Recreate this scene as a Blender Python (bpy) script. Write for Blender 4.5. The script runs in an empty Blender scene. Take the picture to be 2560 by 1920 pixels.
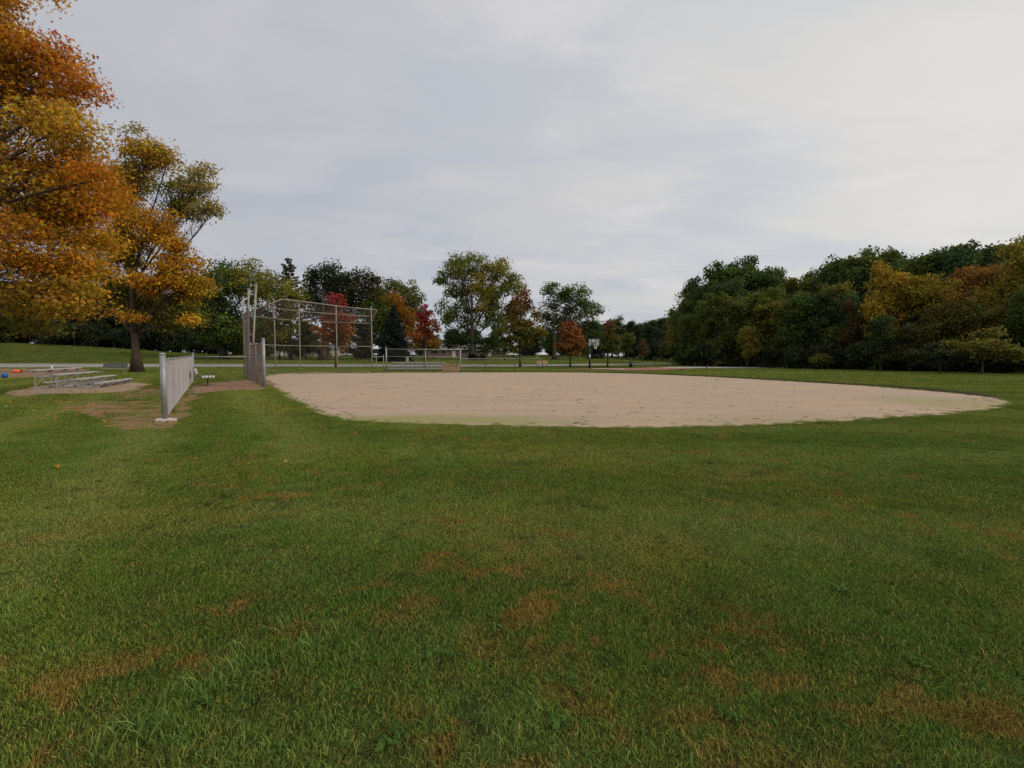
import bpy, math, random
import numpy as np
from mathutils import Vector, Matrix
R = math.radians
rng = np.random.default_rng(7)
random.seed(7)
scn = bpy.context.scene
COL = scn.collection

# ------------------------------------------------------------------ camera
CAM_H = 1.55
F = 1280.0                       # focal length in photograph pixels (2560 wide)
PITCH = math.atan(70 / F)        # horizon at row 890 of 1920
cam = bpy.data.cameras.new('camera')
cam.sensor_width = 36
cam.lens = 36 * F / 2560
cam.clip_end = 3000
cam.clip_start = 0.05
camo = bpy.data.objects.new('camera', cam)
COL.objects.link(camo)
camo.location = (0, 0, CAM_H)
camo.rotation_euler = (R(90) - PITCH, 0, 0)
scn.camera = camo

# ------------------------------------------------------------------ world and sun
SUN_AZ, SUN_EL = R(-10), R(36)    # measured from +X towards +Y
SUN = Vector((math.cos(SUN_EL) * math.cos(SUN_AZ), math.cos(SUN_EL) * math.sin(SUN_AZ), math.sin(SUN_EL)))
world = bpy.data.worlds.new('World')
scn.world = world
world.use_nodes = True
W = world.node_tree
W.nodes.clear()


class NT:
    """small helper round a node tree"""
    def __init__(s, tree):
        s.t = tree

    def n(s, typ, ins=None, **kw):
        nd = s.t.nodes.new(typ)
        for k, v in kw.items():
            setattr(nd, k, v)
        for k, v in (ins or {}).items():
            s.put(nd, k, v)
        return nd

    def put(s, nd, k, v):
        sock = nd.inputs[k]
        if hasattr(v, 'is_output') or isinstance(v, bpy.types.NodeSocket):
            s.t.links.new(v, sock)
        elif isinstance(v, bpy.types.Node):
            s.t.links.new(v.outputs[0], sock)
        else:
            if sock.type == 'RGBA' and len(v) == 3:
                v = (*v, 1)
            sock.default_value = v

    def math(s, op, a, b=0.0, c=0.0, clamp=False):
        nd = s.n('ShaderNodeMath', {0: a, 1: b, 2: c}, operation=op)
        nd.use_clamp = clamp
        return nd.outputs[0]

    def mix(s, f, a, b, mode='MIX'):
        nd = s.n('ShaderNodeMix', data_type='RGBA', blend_type=mode)
        s.put(nd, 0, f)
        s.put(nd, 6, a)
        s.put(nd, 7, b)
        return nd.outputs[2]

    def rng(s, v, a, b, c=0.0, d=1.0, smooth=True):
        nd = s.n('ShaderNodeMapRange', {0: v, 1: a, 2: b, 3: c, 4: d})
        nd.interpolation_type = 'SMOOTHSTEP' if smooth else 'LINEAR'
        return nd.outputs[0]

    def noise(s, vec, scale, detail=4, rough=0.55, dist=0.0):
        nd = s.n('ShaderNodeTexNoise', {'Scale': scale, 'Detail': detail, 'Roughness': rough, 'Distortion': dist})
        if vec is not None:
            s.put(nd, 'Vector', vec)
        return nd.outputs[0]


w = NT(W)
tc = w.n('ShaderNodeTexCoord')
dirv = tc.outputs['Generated']
sep = w.n('ShaderNodeSeparateXYZ', {0: dirv})
dot = w.n('ShaderNodeVectorMath', {0: dirv, 1: tuple(SUN)}, operation='DOT_PRODUCT').outputs['Value']
glow = w.rng(dot, -0.62, 0.92)
zc = w.math('ADD', w.math('MAXIMUM', sep.outputs[2], 0.0), 0.16)
cx = w.math('DIVIDE', sep.outputs[0], zc)
cy = w.math('DIVIDE', sep.outputs[1], zc)
comb = w.n('ShaderNodeCombineXYZ', {0: cx, 1: cy, 2: 0.0}).outputs[0]
mp = w.n('ShaderNodeMapping', {'Vector': comb, 'Rotation': (0, 0, 0.5), 'Scale': (1.0, 1.5, 1.0), 'Location': (1.7, 0.6, 0)}).outputs[0]
c1 = w.noise(mp, 0.8, 6, 0.52, 0.35)
c2 = w.noise(mp, 1.5, 6, 0.56, 0.5)
veil = w.mix(glow, (0.510, 0.515, 0.552), (0.83, 0.80, 0.745))
gap = w.mix(glow, (0.445, 0.472, 0.550), (0.69, 0.70, 0.70))
body = w.mix(w.rng(c1, 0.38, 0.60), gap, veil)
bright = w.math('MULTIPLY', w.rng(c2, 0.48, 0.72), 0.60)
body = w.mix(bright, body, w.mix(glow, (0.62, 0.60, 0.64), (0.93, 0.88, 0.83)))
sky = w.n('ShaderNodeTexSky', sky_type='NISHITA')
sky.sun_disc = False
sky.sun_elevation = SUN_EL
sky.sun_rotation = R(90) - SUN_AZ
skyc = w.mix(1.0, sky.outputs[0], (0.10, 0.10, 0.10), 'MULTIPLY')
full = w.mix(0.10, body, skyc)
bg = w.n('ShaderNodeBackground', {0: full, 1: 1.0})
wo = w.n('ShaderNodeOutputWorld')
W.links.new(bg.outputs[0], wo.inputs[0])

sl = bpy.data.lights.new('sun', 'SUN')
sl.energy = 1.5
sl.angle = R(14)
sl.color = (1.0, 0.905, 0.78)
suno = bpy.data.objects.new('sun', sl)
COL.objects.link(suno)
suno.location = (40, 10, 60)
suno.rotation_euler = SUN.to_track_quat('Z', 'Y').to_euler()

vs = scn.view_settings
vs.view_transform = 'Standard'
vs.look = 'None'
vs.exposure = 0.0
vs.gamma = 1.0
scn.render.engine = 'CYCLES'
cy_ = scn.cycles
cy_.max_bounces = 4
cy_.diffuse_bounces = 2
cy_.transmission_bounces = 4
cy_.glossy_bounces = 2
cy_.caustics_reflective = False
cy_.caustics_refractive = False
cy_.use_denoising = False
cy_.use_adaptive_sampling = False
scn.render.filter_size = 1.4

# ------------------------------------------------------------------ terrain and pixel geometry
def sstep(a, b, x):
    t = np.clip((x - a) / (b - a), 0, 1)
    return t * t * (3 - 2 * t)


def hgt(x, y):
    x = np.asarray(x, float)
    y = np.asarray(y, float)
    t = x / np.maximum(y, 1.0)
    side = 1 - sstep(0.12, 0.36, t)
    s2 = 0.018 + 0.125 * sstep(-0.36, -1.05, t)
    z = 0.026 * np.clip(y - 61, 0, 19) + s2 * np.clip(y - 81, 0, 27) + 0.008 * np.clip(y - 108, 0, 160)
    return z * side


UP = Vector((0, math.sin(PITCH), math.cos(PITCH)))
FW = Vector((0, math.cos(PITCH), -math.sin(PITCH)))


def ray(px, py):
    return Vector((px - 1280, 0, 0)) + (960 - py) * UP + F * FW


def at(px, py, Y):
    """world point of a photograph pixel at distance Y (metres ahead)"""
    d = ray(px, py)
    return Vector((0, 0, CAM_H)) + d * (Y / d.y)


def gnd(px, py):
    """where a photograph pixel meets the terrain"""
    d = ray(px, py)
    lo, Y = 1.0, 1.0
    while Y < 400:
        p = at(px, py, Y)
        if p.z < float(hgt(p.x, p.y)):
            break
        lo = Y
        Y *= 1.02
    for _ in range(30):
        m = (lo + Y) / 2
        p = at(px, py, m)
        if p.z < float(hgt(p.x, p.y)):
            Y = m
        else:
            lo = m
    p = at(px, py, Y)
    return Vector((p.x, p.y, float(hgt(p.x, p.y))))


def base_at(px, Y):
    x = (px - 1280) / F * Y
    x *= 1.0
    return Vector((x, Y, float(hgt(x, Y))))


# ------------------------------------------------------------------ object helpers
def link(o, parent=None):
    COL.objects.link(o)
    if parent is not None:
        o.parent = parent
    return o


def tag(o, label=None, cat=None, group=None, kind=None):
    if label:
        o['label'] = label
    if cat:
        o['category'] = cat
    if group:
        o['group'] = group
    if kind:
        o['kind'] = kind
    return o


def thing(name, label, cat, loc=(0, 0, 0), rz=0.0, group=None):
    o = bpy.data.objects.new(name, None)
    o.empty_display_size = 0.2
    link(o)
    o.location = loc
    o.rotation_euler = (0, 0, rz)
    return tag(o, label, cat, group)


def copy_tree(o, parent=None):
    c = o.copy()
    link(c, parent)
    for ch in o.children:
        copy_tree(ch, c)
    return c


def mesh_np(name, V, F, mat, parent=None, col=None, smooth=False):
    """V (n,3), F: (m,k) array or list of such arrays"""
    if isinstance(F, np.ndarray):
        F = [F]
    me = bpy.data.meshes.new(name)
    V = np.asarray(V, np.float32)
    me.vertices.add(len(V))
    me.vertices.foreach_set('co', V.ravel())
    tot = np.concatenate([np.full(len(f), f.shape[1], np.int32) for f in F])
    idx = np.concatenate([f.ravel() for f in F]).astype(np.int32)
    me.loops.add(len(idx))
    me.loops.foreach_set('vertex_index', idx)
    me.polygons.add(len(tot))
    st = np.concatenate([[0], np.cumsum(tot)[:-1]]).astype(np.int32)
    me.polygons.foreach_set('loop_start', st)
    if smooth:
        me.polygons.foreach_set('use_smooth', np.ones(len(tot), bool))
    me.update(calc_edges=True)
    if col is not None:
        a = me.color_attributes.new('col', 'FLOAT_COLOR', 'POINT')
        c4 = np.ones((len(V), 4), np.float32)
        c4[:, :3] = col
        a.data.foreach_set('color', c4.ravel())
    if mat:
        me.materials.append(mat)
    o = bpy.data.objects.new(name, me)
    return link(o, parent)


class MB:
    """collects boxes, tubes and sheets into one mesh"""
    def __init__(s):
        s.v = []
        s.f = []

    def add(s, vs, fs):
        b = len(s.v)
        s.v += [tuple(v) for v in vs]
        s.f += [tuple(i + b for i in f) for f in fs]
        return s

    def obox(s, c, ax, ay, az):
        """box from centre and three half-extent vectors"""
        c, ax, ay, az = Vector(c), Vector(ax), Vector(ay), Vector(az)
        vs = [c + i * ax + j * ay + k * az for k in (-1, 1) for j in (-1, 1) for i in (-1, 1)]
        return s.add(vs, [(0, 2, 3, 1), (4, 5, 7, 6), (0, 1, 5, 4), (2, 6, 7, 3), (0, 4, 6, 2), (1, 3, 7, 5)])

    def box(s, x0, x1, y0, y1, z0, z1):
        return s.obox(((x0 + x1) / 2, (y0 + y1) / 2, (z0 + z1) / 2), ((x1 - x0) / 2, 0, 0), (0, (y1 - y0) / 2, 0), (0, 0, (z1 - z0) / 2))

    def bar(s, a, b, w, h, up=(0, 0, 1)):
        a, b = Vector(a), Vector(b)
        d = (b - a)
        L = d.length
        d.normalize()
        u = Vector(up)
        if abs(d.dot(u)) > 0.98:
            u = Vector((1, 0, 0))
        sd = d.cross(u).normalized()
        u = sd.cross(d)
        return s.obox((a + b) / 2, d * (L / 2), sd * (w / 2), u * (h / 2))

    def tube(s, pts, rad, n=8, caps=True):
        pts = [Vector(p) for p in pts]
        if not hasattr(rad, '__len__'):
            rad = [rad] * len(pts)
        vs, fs = [], []
        ref = None
        for i, p in enumerate(pts):
            d = (pts[min(i + 1, len(pts) - 1)] - pts[max(i - 1, 0)]).normalized()
            if ref is None:
                ref = Vector((1, 0, 0)) if abs(d.x) < 0.9 else Vector((0, 1, 0))
            u = (ref - d * ref.dot(d)).normalized()
            ref = u
            q = d.cross(u)
            for k in range(n):
                a = 2 * math.pi * k / n
                vs.append(p + (u * math.cos(a) + q * math.sin(a)) * rad[i])
        for i in range(len(pts) - 1):
            for k in range(n):
                k2 = (k + 1) % n
                fs.append((i * n + k, i * n + k2, (i + 1) * n + k2, (i + 1) * n + k))
        if caps:
            fs.append(tuple(range(n - 1, -1, -1)))
            fs.append(tuple((len(pts) - 1) * n + k for k in range(n)))
        return s.add(vs, fs)

    def lathe(s, c, prof, n=16):
        """profile of (radius, z)"""
        c = Vector(c)
        vs, fs = [], []
        for r, z in prof:
            for k in range(n):
                a = 2 * math.pi * k / n
                vs.append(c + Vector((r * math.cos(a), r * math.sin(a), z)))
        for i in range(len(prof) - 1):
            for k in range(n):
                k2 = (k + 1) % n
                fs.append((i * n + k, i * n + k2, (i + 1) * n + k2, (i + 1) * n + k))
        fs.append(tuple(range(n - 1, -1, -1)))
        fs.append(tuple((len(prof) - 1) * n + k for k in range(n)))
        return s.add(vs, fs)

    def build(s, name, mat, parent=None, smooth=False):
        me = bpy.data.meshes.new(name)
        me.from_pydata(s.v, [], s.f)
        if smooth:
            me.polygons.foreach_set('use_smooth', [len(p.vertices) == 4 for p in me.polygons])
        me.materials.append(mat)
        return link(bpy.data.objects.new(name, me), parent)


# ------------------------------------------------------------------ materials
def mat(name, build, bump=None):
    m = bpy.data.materials.new(name)
    m.use_nodes = True
    t = m.node_tree
    t.nodes.clear()
    k = NT(t)
    out = k.n('ShaderNodeOutputMaterial')
    sh = build(k)
    t.links.new(sh, out.inputs[0])
    return m


def pos(k):
    return k.n('ShaderNodeNewGeometry').outputs['Position']


def bsdf(k, col, rough=0.8, metal=0.0, spec=0.3, bump=None, bstr=0.3, bdist=0.02):
    b = k.n('ShaderNodeBsdfPrincipled', {'Base Color': col, 'Roughness': rough, 'Metallic': metal, 'Specular IOR Level': spec})
    if bump is not None:
        bn = k.n('ShaderNodeBump', {'Height': bump, 'Strength': bstr, 'Distance': bdist})
        k.put(b, 'Normal', bn.outputs[0])
    return b.outputs[0]


def weathered(name, c, c2, rough=0.6, metal=0.0, scale=6, spec=0.3):
    def f(k):
        p = k.n('ShaderNodeTexCoord').outputs['Object']
        n = k.noise(p, scale, 6, 0.65)
        n2 = k.noise(p, scale * 5, 3, 0.6)
        col = k.mix(k.rng(n, 0.40, 0.66), c, c2)
        col = k.mix(k.math('MULTIPLY', k.rng(n2, 0.5, 0.75), 0.35), col, tuple(x * 0.55 for x in c))
        return bsdf(k, col, rough, metal, spec, n2, 0.15, 0.005)
    return mat(name, f)


# lawn colour by place: shared by the ground and the blades on it
def lawn_colour(k, p):
    n1 = k.noise(p, 0.16, 4, 0.55, 0.3)
    n2 = k.noise(p, 0.7, 5, 0.6, 0.4)
    n3 = k.noise(p, 2.6, 5, 0.65, 0.3)
    nm = k.noise(p, 0.42, 3, 0.5, 0.2)
    col = k.mix(k.rng(n1, 0.40, 0.62), (0.112, 0.225, 0.027), (0.235, 0.280, 0.040))
    dk = k.math('MULTIPLY', k.rng(k.noise(p, 1.1, 4, 0.6, 0.5), 0.52, 0.64), 0.55)
    col = k.mix(dk, col, (0.050, 0.105, 0.016))
    col = k.mix(k.math('MULTIPLY', k.rng(n2, 0.46, 0.64), 0.6), col, (0.190, 0.305, 0.066))
    sx = k.n('ShaderNodeSeparateXYZ', {0: p})
    # mower passes: some across the field, some along the fence
    ph = k.math('ADD', k.math('MULTIPLY', sx.outputs[1], 1.9), k.math('MULTIPLY', sx.outputs[0], 0.16))
    st = k.math('SINE', k.math('ADD', ph, k.math('MULTIPLY', n1, 4.0)))
    ph2 = k.math('ADD', k.math('MULTIPLY', sx.outputs[0], 2.1), k.math('MULTIPLY', sx.outputs[1], 1.25))
    st2 = k.math('SINE', k.math('ADD', ph2, k.math('MULTIPLY', n1, 3.0)))
    left = k.rng(sx.outputs[0], -1.0, -4.0)
    st = k.math('ADD', k.math('MULTIPLY', st2, left), k.math('MULTIPLY', st, k.math('SUBTRACT', 1.0, left)))
    near = k.rng(sx.outputs[1], 55.0, 30.0)
    col = k.mix(k.math('MULTIPLY', k.math('MULTIPLY', k.rng(st, -0.2, 0.9), 0.42), near), col, (0.062, 0.150, 0.016))
    col = k.mix(k.math('MULTIPLY', k.math('MULTIPLY', k.rng(st, -0.2, -0.95), k.math('ADD', 0.32, k.math('MULTIPLY', left, 0.25))), near), col, (0.265, 0.330, 0.085))
    # dry turf patches, more of them to the right and close by
    bias = k.math('MULTIPLY', k.rng(sx.outputs[1], 7.0, 2.2), 0.055)
    dry = k.math('MULTIPLY', k.rng(k.math('ADD', n3, bias), 0.545, 0.65), k.rng(k.math('ADD', nm, bias), 0.485, 0.59))
    col = k.mix(k.math('MULTIPLY', dry, 0.70), col, (0.40, 0.205, 0.052))
    return col, n3


def m_lawn(k):
    p = pos(k)
    col, n3 = lawn_colour(k, p)
    fine = k.noise(p, 34, 4, 0.7)
    f2 = k.noise(p, 9, 4, 0.7)
    col = k.mix(k.rng(f2, 0.3, 0.7, 0.65, 0.92), col, (0.026, 0.024, 0.010))
    return bsdf(k, col, 0.95, 0, 0.02, fine, 0.9, 0.05)


def m_blade(k):
    p = pos(k)
    col, n3 = lawn_colour(k, p)
    a = k.n('ShaderNodeAttribute', attribute_name='col').outputs['Color']
    sp = k.n('ShaderNodeSeparateColor', {0: a})
    col = k.mix(sp.outputs[0], col, (0.46, 0.29, 0.085))
    v = sp.outputs[1]
    col = k.mix(1.0, col, k.n('ShaderNodeCombineColor', {0: v, 1: v, 2: v}).outputs[0], 'MULTIPLY')
    col = k.mix(k.math('MULTIPLY', sp.outputs[2], 0.30), col, (0.19, 0.31, 0.085))
    d = bsdf(k, col, 0.75, 0, 0.03)
    t = k.n('ShaderNodeBsdfTranslucent', {0: col}).outputs[0]
    return k.n('ShaderNodeMixShader', {0: 0.16, 1: d, 2: t}).outputs[0]


def m_leaf(k):
    a = k.n('ShaderNodeAttribute', attribute_name='col').outputs['Color']
    oc = k.n('ShaderNodeObjectInfo').outputs['Color']
    col = k.mix(1.0, a, oc, 'MULTIPLY')
    d = bsdf(k, col, 0.65, 0, 0.06)
    t = k.n('ShaderNodeBsdfTranslucent', {0: col}).outputs[0]
    return k.n('ShaderNodeMixShader', {0: 0.40, 1: d, 2: t}).outputs[0]


def m_sand(k):
    p = pos(k)
    n1 = k.noise(p, 0.22, 5, 0.6, 0.2)
    mp_ = k.n('ShaderNodeMapping', {'Vector': p, 'Rotation': (0, 0, 0.10), 'Scale': (0.16, 1.0, 1.0)}).outputs[0]
    n2 = k.noise(mp_, 2.4, 7, 0.72, 0.4)
    n3 = k.noise(p, 11, 6, 0.78)
    n4 = k.noise(p, 60, 3, 0.7)
    col = k.mix(k.rng(n1, 0.38, 0.62), (0.480, 0.358, 0.255), (0.440, 0.342, 0.258))
    col = k.mix(k.rng(n2, 0.46, 0.66, 0, 0.6), col, (0.350, 0.250, 0.175))
    col = k.mix(k.rng(n2, 0.46, 0.32, 0, 0.5), col, (0.53, 0.41, 0.305))
    col = k.mix(k.rng(n3, 0.54, 0.68, 0, 0.6), col, (0.235, 0.165, 0.110))
    col = k.mix(k.rng(n4, 0.55, 0.8, 0, 0.45), col, (0.56, 0.45, 0.35))
    # a green film of moss where the edge stays damp (near side and the far right tip)
    sx = k.n('ShaderNodeSeparateXYZ', {0: p})

    def blob(x, y, rx, ry):
        dx = k.math('DIVIDE', k.math('SUBTRACT', sx.outputs[0], x), rx)
        dy = k.math('DIVIDE', k.math('SUBTRACT', sx.outputs[1], y), ry)
        r = k.math('SQRT', k.math('ADD', k.math('MULTIPLY', dx, dx), k.math('MULTIPLY', dy, dy)))
        return k.rng(k.math('ADD', r, k.math('ADD', k.math('MULTIPLY', k.math('SUBTRACT', n2, 0.5), 3.4), k.math('MULTIPLY', k.math('SUBTRACT', n3, 0.5), 2.0))), 1.15, 0.45)
    g = k.math('MAXIMUM', blob(-2.2, 12.2, 4.6, 1.3), k.math('MULTIPLY', blob(14.5, 16.5, 2.6, 3.2), 0.65))
    g = k.math('MAXIMUM', g, k.math('MULTIPLY', blob(8, 12.0, 5, 0.9), 0.5))
    col = k.mix(k.math('MULTIPLY', g, 0.72), col, (0.26, 0.262, 0.085))
    h = k.math('ADD', n3, k.math('MULTIPLY', n2, 1.5))
    return bsdf(k, col, 0.95, 0, 0.1, h, 0.5, 0.04)


def soil(name, c, c2, green=0.3):
    def f(k):
        p = pos(k)
        n1 = k.noise(p, 1.2, 5, 0.65, 0.4)
        n2 = k.noise(p, 7, 5, 0.7, 0.2)
        n3 = k.noise(p, 40, 4, 0.7)
        col = k.mix(k.rng(n2, 0.38, 0.66), c, c2)
        col = k.mix(k.math('MULTIPLY', k.rng(n1, 0.5, 0.66), green), col, (0.085, 0.105, 0.026))
        col = k.mix(k.rng(n3, 0.52, 0.8, 0, 0.55), col, tuple(x * 0.4 for x in c))
        return bsdf(k, col, 0.95, 0, 0.1, n3, 0.8, 0.03)
    return mat(name, f)


def asphalt(name, c, c2):
    def f(k):
        p = pos(k)
        n1 = k.noise(p, 0.35, 6, 0.6)
        n2 = k.noise(p, 6, 5, 0.7)
        n3 = k.noise(p, 60, 2, 0.6)
        col = k.mix(k.rng(n1, 0.4, 0.62), c, c2)
        col = k.mix(k.rng(n2, 0.55, 0.75, 0, 0.35), col, tuple(x * 0.6 for x in c))
        return bsdf(k, col, 0.85, 0, 0.25, n3, 0.3, 0.01)
    return mat(name, f)


def bark(name, c, c2):
    def f(k):
        p = k.n('ShaderNodeTexCoord').outputs['Object']
        m = k.n('ShaderNodeMapping', {'Vector': p, 'Scale': (6, 6, 0.9)}).outputs[0]
        n = k.noise(m, 3.0, 6, 0.7, 0.6)
        col = k.mix(k.rng(n, 0.38, 0.66), c, c2)
        return bsdf(k, col, 0.95, 0, 0.1, n, 0.8, 0.05)
    return mat(name, f)


M = {
    'lawn': mat('lawn', m_lawn), 'blade': mat('grass_blade', m_blade), 'leaf': mat('leaf', m_leaf),
    'sand': mat('infield_sand', m_sand),
    'dirt': soil('worn_dirt', (0.25, 0.150, 0.070), (0.32, 0.205, 0.105), 0.6),
    'dugout': soil('dugout_dirt', (0.34, 0.215, 0.145), (0.27, 0.15, 0.09), 0.2),
    'gravel': soil('gravel_pad', (0.43, 0.315, 0.215), (0.35, 0.25, 0.165), 0.2),
    'mulch': soil('mulch', (0.25, 0.155, 0.10), (0.33, 0.215, 0.135), 0.12),
    'lip': soil('turf_lip', (0.045, 0.036, 0.018), (0.070, 0.065, 0.024), 0.5),
    'road': asphalt('road', (0.25, 0.235, 0.215), (0.30, 0.28, 0.255)),
    'court': asphalt('court_red', (0.30, 0.115, 0.095), (0.33, 0.15, 0.125)),
    'pad': asphalt('pale_concrete', (0.46, 0.44, 0.40), (0.52, 0.49, 0.44)),
    'paint': asphalt('court_paint', (0.72, 0.70, 0.66), (0.62, 0.60, 0.56)),
    'galv': weathered('galvanised_steel', (0.29, 0.305, 0.315), (0.39, 0.39, 0.375), 0.5, 0.35, 5),
    'galv_old': weathered('old_steel', (0.37, 0.335, 0.29), (0.25, 0.22, 0.185), 0.65, 0.15, 3),
    'wire': weathered('fence_wire', (0.38, 0.345, 0.33), (0.31, 0.28, 0.27), 0.6, 0.0, 3),
    'wire_old': weathered('old_fence_wire', (0.20, 0.172, 0.158), (0.15, 0.122, 0.11), 0.65, 0.1, 3),
    'alu': weathered('aluminium', (0.56, 0.535, 0.50), (0.45, 0.425, 0.39), 0.5, 0.1, 4),
    'alu_frame': weathered('aluminium_frame', (0.44, 0.43, 0.41), (0.36, 0.345, 0.32), 0.45, 0.4, 4),
    'concrete': weathered('concrete', (0.55, 0.48, 0.44), (0.44, 0.385, 0.35), 0.9, 0, 9),
    'wood': weathered('tan_wood', (0.56, 0.37, 0.205), (0.48, 0.30, 0.16), 0.7, 0, 3),
    'wood_dark': weathered('dark_wood', (0.17, 0.085, 0.045), (0.12, 0.06, 0.035), 0.8, 0, 4),
    'plank': weathered('grey_plank', (0.60, 0.58, 0.54), (0.48, 0.46, 0.43), 0.7, 0, 6),
    'black': weathered('black_paint', (0.018, 0.019, 0.022), (0.03, 0.03, 0.033), 0.5, 0, 5),
    'darkmetal': weathered('dark_metal', (0.07, 0.075, 0.075), (0.11, 0.11, 0.105), 0.5, 0.2, 5),
    'white': weathered('white_paint', (0.78, 0.77, 0.74), (0.68, 0.67, 0.64), 0.5, 0, 3),
    'glass': mat('dark_glass', lambda k: bsdf(k, (0.03, 0.035, 0.04), 0.1, 0, 0.5)),
    'orange': weathered('orange_plastic', (0.80, 0.14, 0.03), (0.74, 0.10, 0.03), 0.45, 0, 6),
    'blue': weathered('blue_plastic', (0.015, 0.10, 0.36), (0.02, 0.13, 0.42), 0.45, 0, 6),
    'red': weathered('red_paint', (0.45, 0.06, 0.04), (0.38, 0.06, 0.04), 0.5, 0, 6),
    'yellow': weathered('yellow_plastic', (0.66, 0.56, 0.20), (0.58, 0.48, 0.17), 0.45, 0, 6),
    'brick': weathered('red_brick', (0.22, 0.12, 0.10), (0.28, 0.17, 0.14), 0.9, 0, 5),
    'siding': weathered('pale_siding', (0.33, 0.30, 0.24), (0.28, 0.25, 0.20), 0.8, 0, 3),
    'roof': weathered('grey_shingle', (0.13, 0.12, 0.12), (0.17, 0.155, 0.15), 0.9, 0, 3),
    'rock': weathered('pale_rock', (0.52, 0.50, 0.46), (0.40, 0.38, 0.35), 0.9, 0, 6),
    'bark_grey': bark('bark_grey', (0.050, 0.040, 0.032), (0.105, 0.085, 0.066)),
    'bark_brown': bark('bark_brown', (0.065, 0.043, 0.030), (0.135, 0.092, 0.064)),
    'bark_pale': bark('bark_pale', (0.13, 0.115, 0.095), (0.21, 0.185, 0.155)),
    'debris': soil('plant_debris', (0.11, 0.078, 0.05), (0.19, 0.135, 0.085), 0.1),
}

# ------------------------------------------------------------------ ground
xs = np.unique(np.concatenate([np.arange(-700, -150, 60), np.arange(-150, 90, 3.0), np.arange(90, 900, 60)]))
ys = np.unique(np.concatenate([np.arange(-120, 0, 20), np.arange(0, 140, 2.0), np.arange(140, 280, 12), np.arange(280, 1500, 100)]))
gx, gy = np.meshgrid(xs, ys)
gz = hgt(gx, gy)
V = np.stack([gx, gy, gz], -1).reshape(-1, 3)
nx, ny = len(xs), len(ys)
ii = np.arange(ny - 1)[:, None] * nx + np.arange(nx - 1)[None, :]
Fq = np.stack([ii, ii + 1, ii + nx + 1, ii + nx], -1).reshape(-1, 4)
g = mesh_np('ground', V, Fq, M['lawn'], smooth=True)
tag(g, 'mown green lawn with dry patches', kind='structure')


def ragged(poly, step=0.3, amp=0.1, seed=0):
    """resample a closed outline and roughen it"""
    r = np.random.default_rng(seed)
    P = np.array([(p[0], p[1]) for p in poly], float)
    # Catmull-Rom through the points
    n = len(P)
    out = []
    for i in range(n):
        p0, p1, p2, p3 = P[i - 1], P[i], P[(i + 1) % n], P[(i + 2) % n]
        L = np.linalg.norm(p2 - p1)
        m = max(2, int(L / step))
        for t in np.arange(m) / m:
            out.append(0.5 * (2 * p1 + (p2 - p0) * t + (2 * p0 - 5 * p1 + 4 * p2 - p3) * t * t + (3 * p1 - p0 - 3 * p2 + p3) * t ** 3))
    out = np.array(out)
    m = len(out)
    ph = r.uniform(0, 6.28, (6, 2))
    s = np.arange(m) / m * 2 * np.pi
    jit = np.zeros((m, 2))
    for j, f in enumerate((7, 13, 23, 41, 67, 97)):
        jit += np.sin(f * s[:, None] + ph[j]) / (j + 1.5)
    jit += r.normal(0, 0.35, (m, 2))
    return out + jit * amp


def sheet(name, poly, z, m, label):
    me = bpy.data.meshes.new(name)
    import bmesh
    bm = bmesh.new()
    vs = [bm.verts.new((p[0], p[1], z)) for p in poly]
    es = [bm.edges.new((vs[i - 1], vs[i])) for i in range(len(vs))]
    bmesh.ops.triangle_fill(bm, edges=es, use_beauty=True)
    bmesh.ops.recalc_face_normals(bm, faces=bm.faces)
    for f in bm.faces:
        if f.normal.z < 0:
            f.normal_flip()
    bm.to_mesh(me)
    bm.free()
    me.materials.append(m)
    o = link(bpy.data.objects.new(name, me))
    return tag(o, label, kind='structure')


def pxpoly(pts):
    return [gnd(*p) for p in pts]


INF = [(668, 968), (700, 986), (752, 1008), (792, 1032), (850, 1052), (960, 1058), (1120, 1063), (1300, 1067), (1500, 1070), (1700, 1069), (1900, 1064),
       (2100, 1054), (2300, 1042), (2440, 1031), (2510, 1021), (2530, 1010), (2500, 997), (2400, 984), (2200, 967), (2000, 955), (1800, 943.5),
       (1600, 934.5), (1450, 931.5), (1300, 931), (1160, 931.5), (1040, 932), (930, 932.5), (800, 933.5), (690, 936), (645, 946), (650, 958)]
infield = ragged(pxpoly(INF), 0.12, 0.075, 3)
sheet('infield', infield, 0.012, M['sand'], 'tan sand infield of the softball diamond')
DIRT = {
    'a': [(140, 1018), (210, 1007), (300, 1004), (395, 1002), (415, 1010), (420, 1050), (425, 1066), (300, 1074), (262, 1058), (225, 1044), (180, 1030)],
    'b': [(285, 987), (330, 976), (398, 972), (405, 985), (340, 999), (295, 998)],
    'c': [(418, 1066), (445, 1050), (475, 1022), (486, 998), (492, 978), (495, 962), (482, 955), (468, 978), (438, 1015), (416, 1050)],
}
dirts = []
for i, (k_, v) in enumerate(DIRT.items()):
    pl = ragged(pxpoly(v), 0.12, 0.16, 11 + i)
    dirts.append(pl)
    sheet('dirt_patch', pl, 0.008 + 0.004 * i, M['dirt'], 'worn brown dirt beside the fence')
dug = ragged(pxpoly([(484, 964), (520, 958), (570, 955.5), (610, 951), (640, 948), (672, 952), (688, 965), (658, 974), (600, 976), (560, 978), (500, 984), (478, 984)]), 0.15, 0.12, 21)
sheet('dugout_floor', dug, 0.024, M['dugout'], 'pinkish dirt floor of the near dugout')
padp = ragged(pxpoly([(8, 986), (60, 973), (120, 963), (240, 961), (330, 957), (374, 960), (362, 968), (320, 979), (240, 984), (120, 986), (60, 991)]), 0.2, 0.08, 22)
sheet('gravel_pad', padp, 0.02, M['gravel'], 'pale gravel pad under the bleacher')
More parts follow.
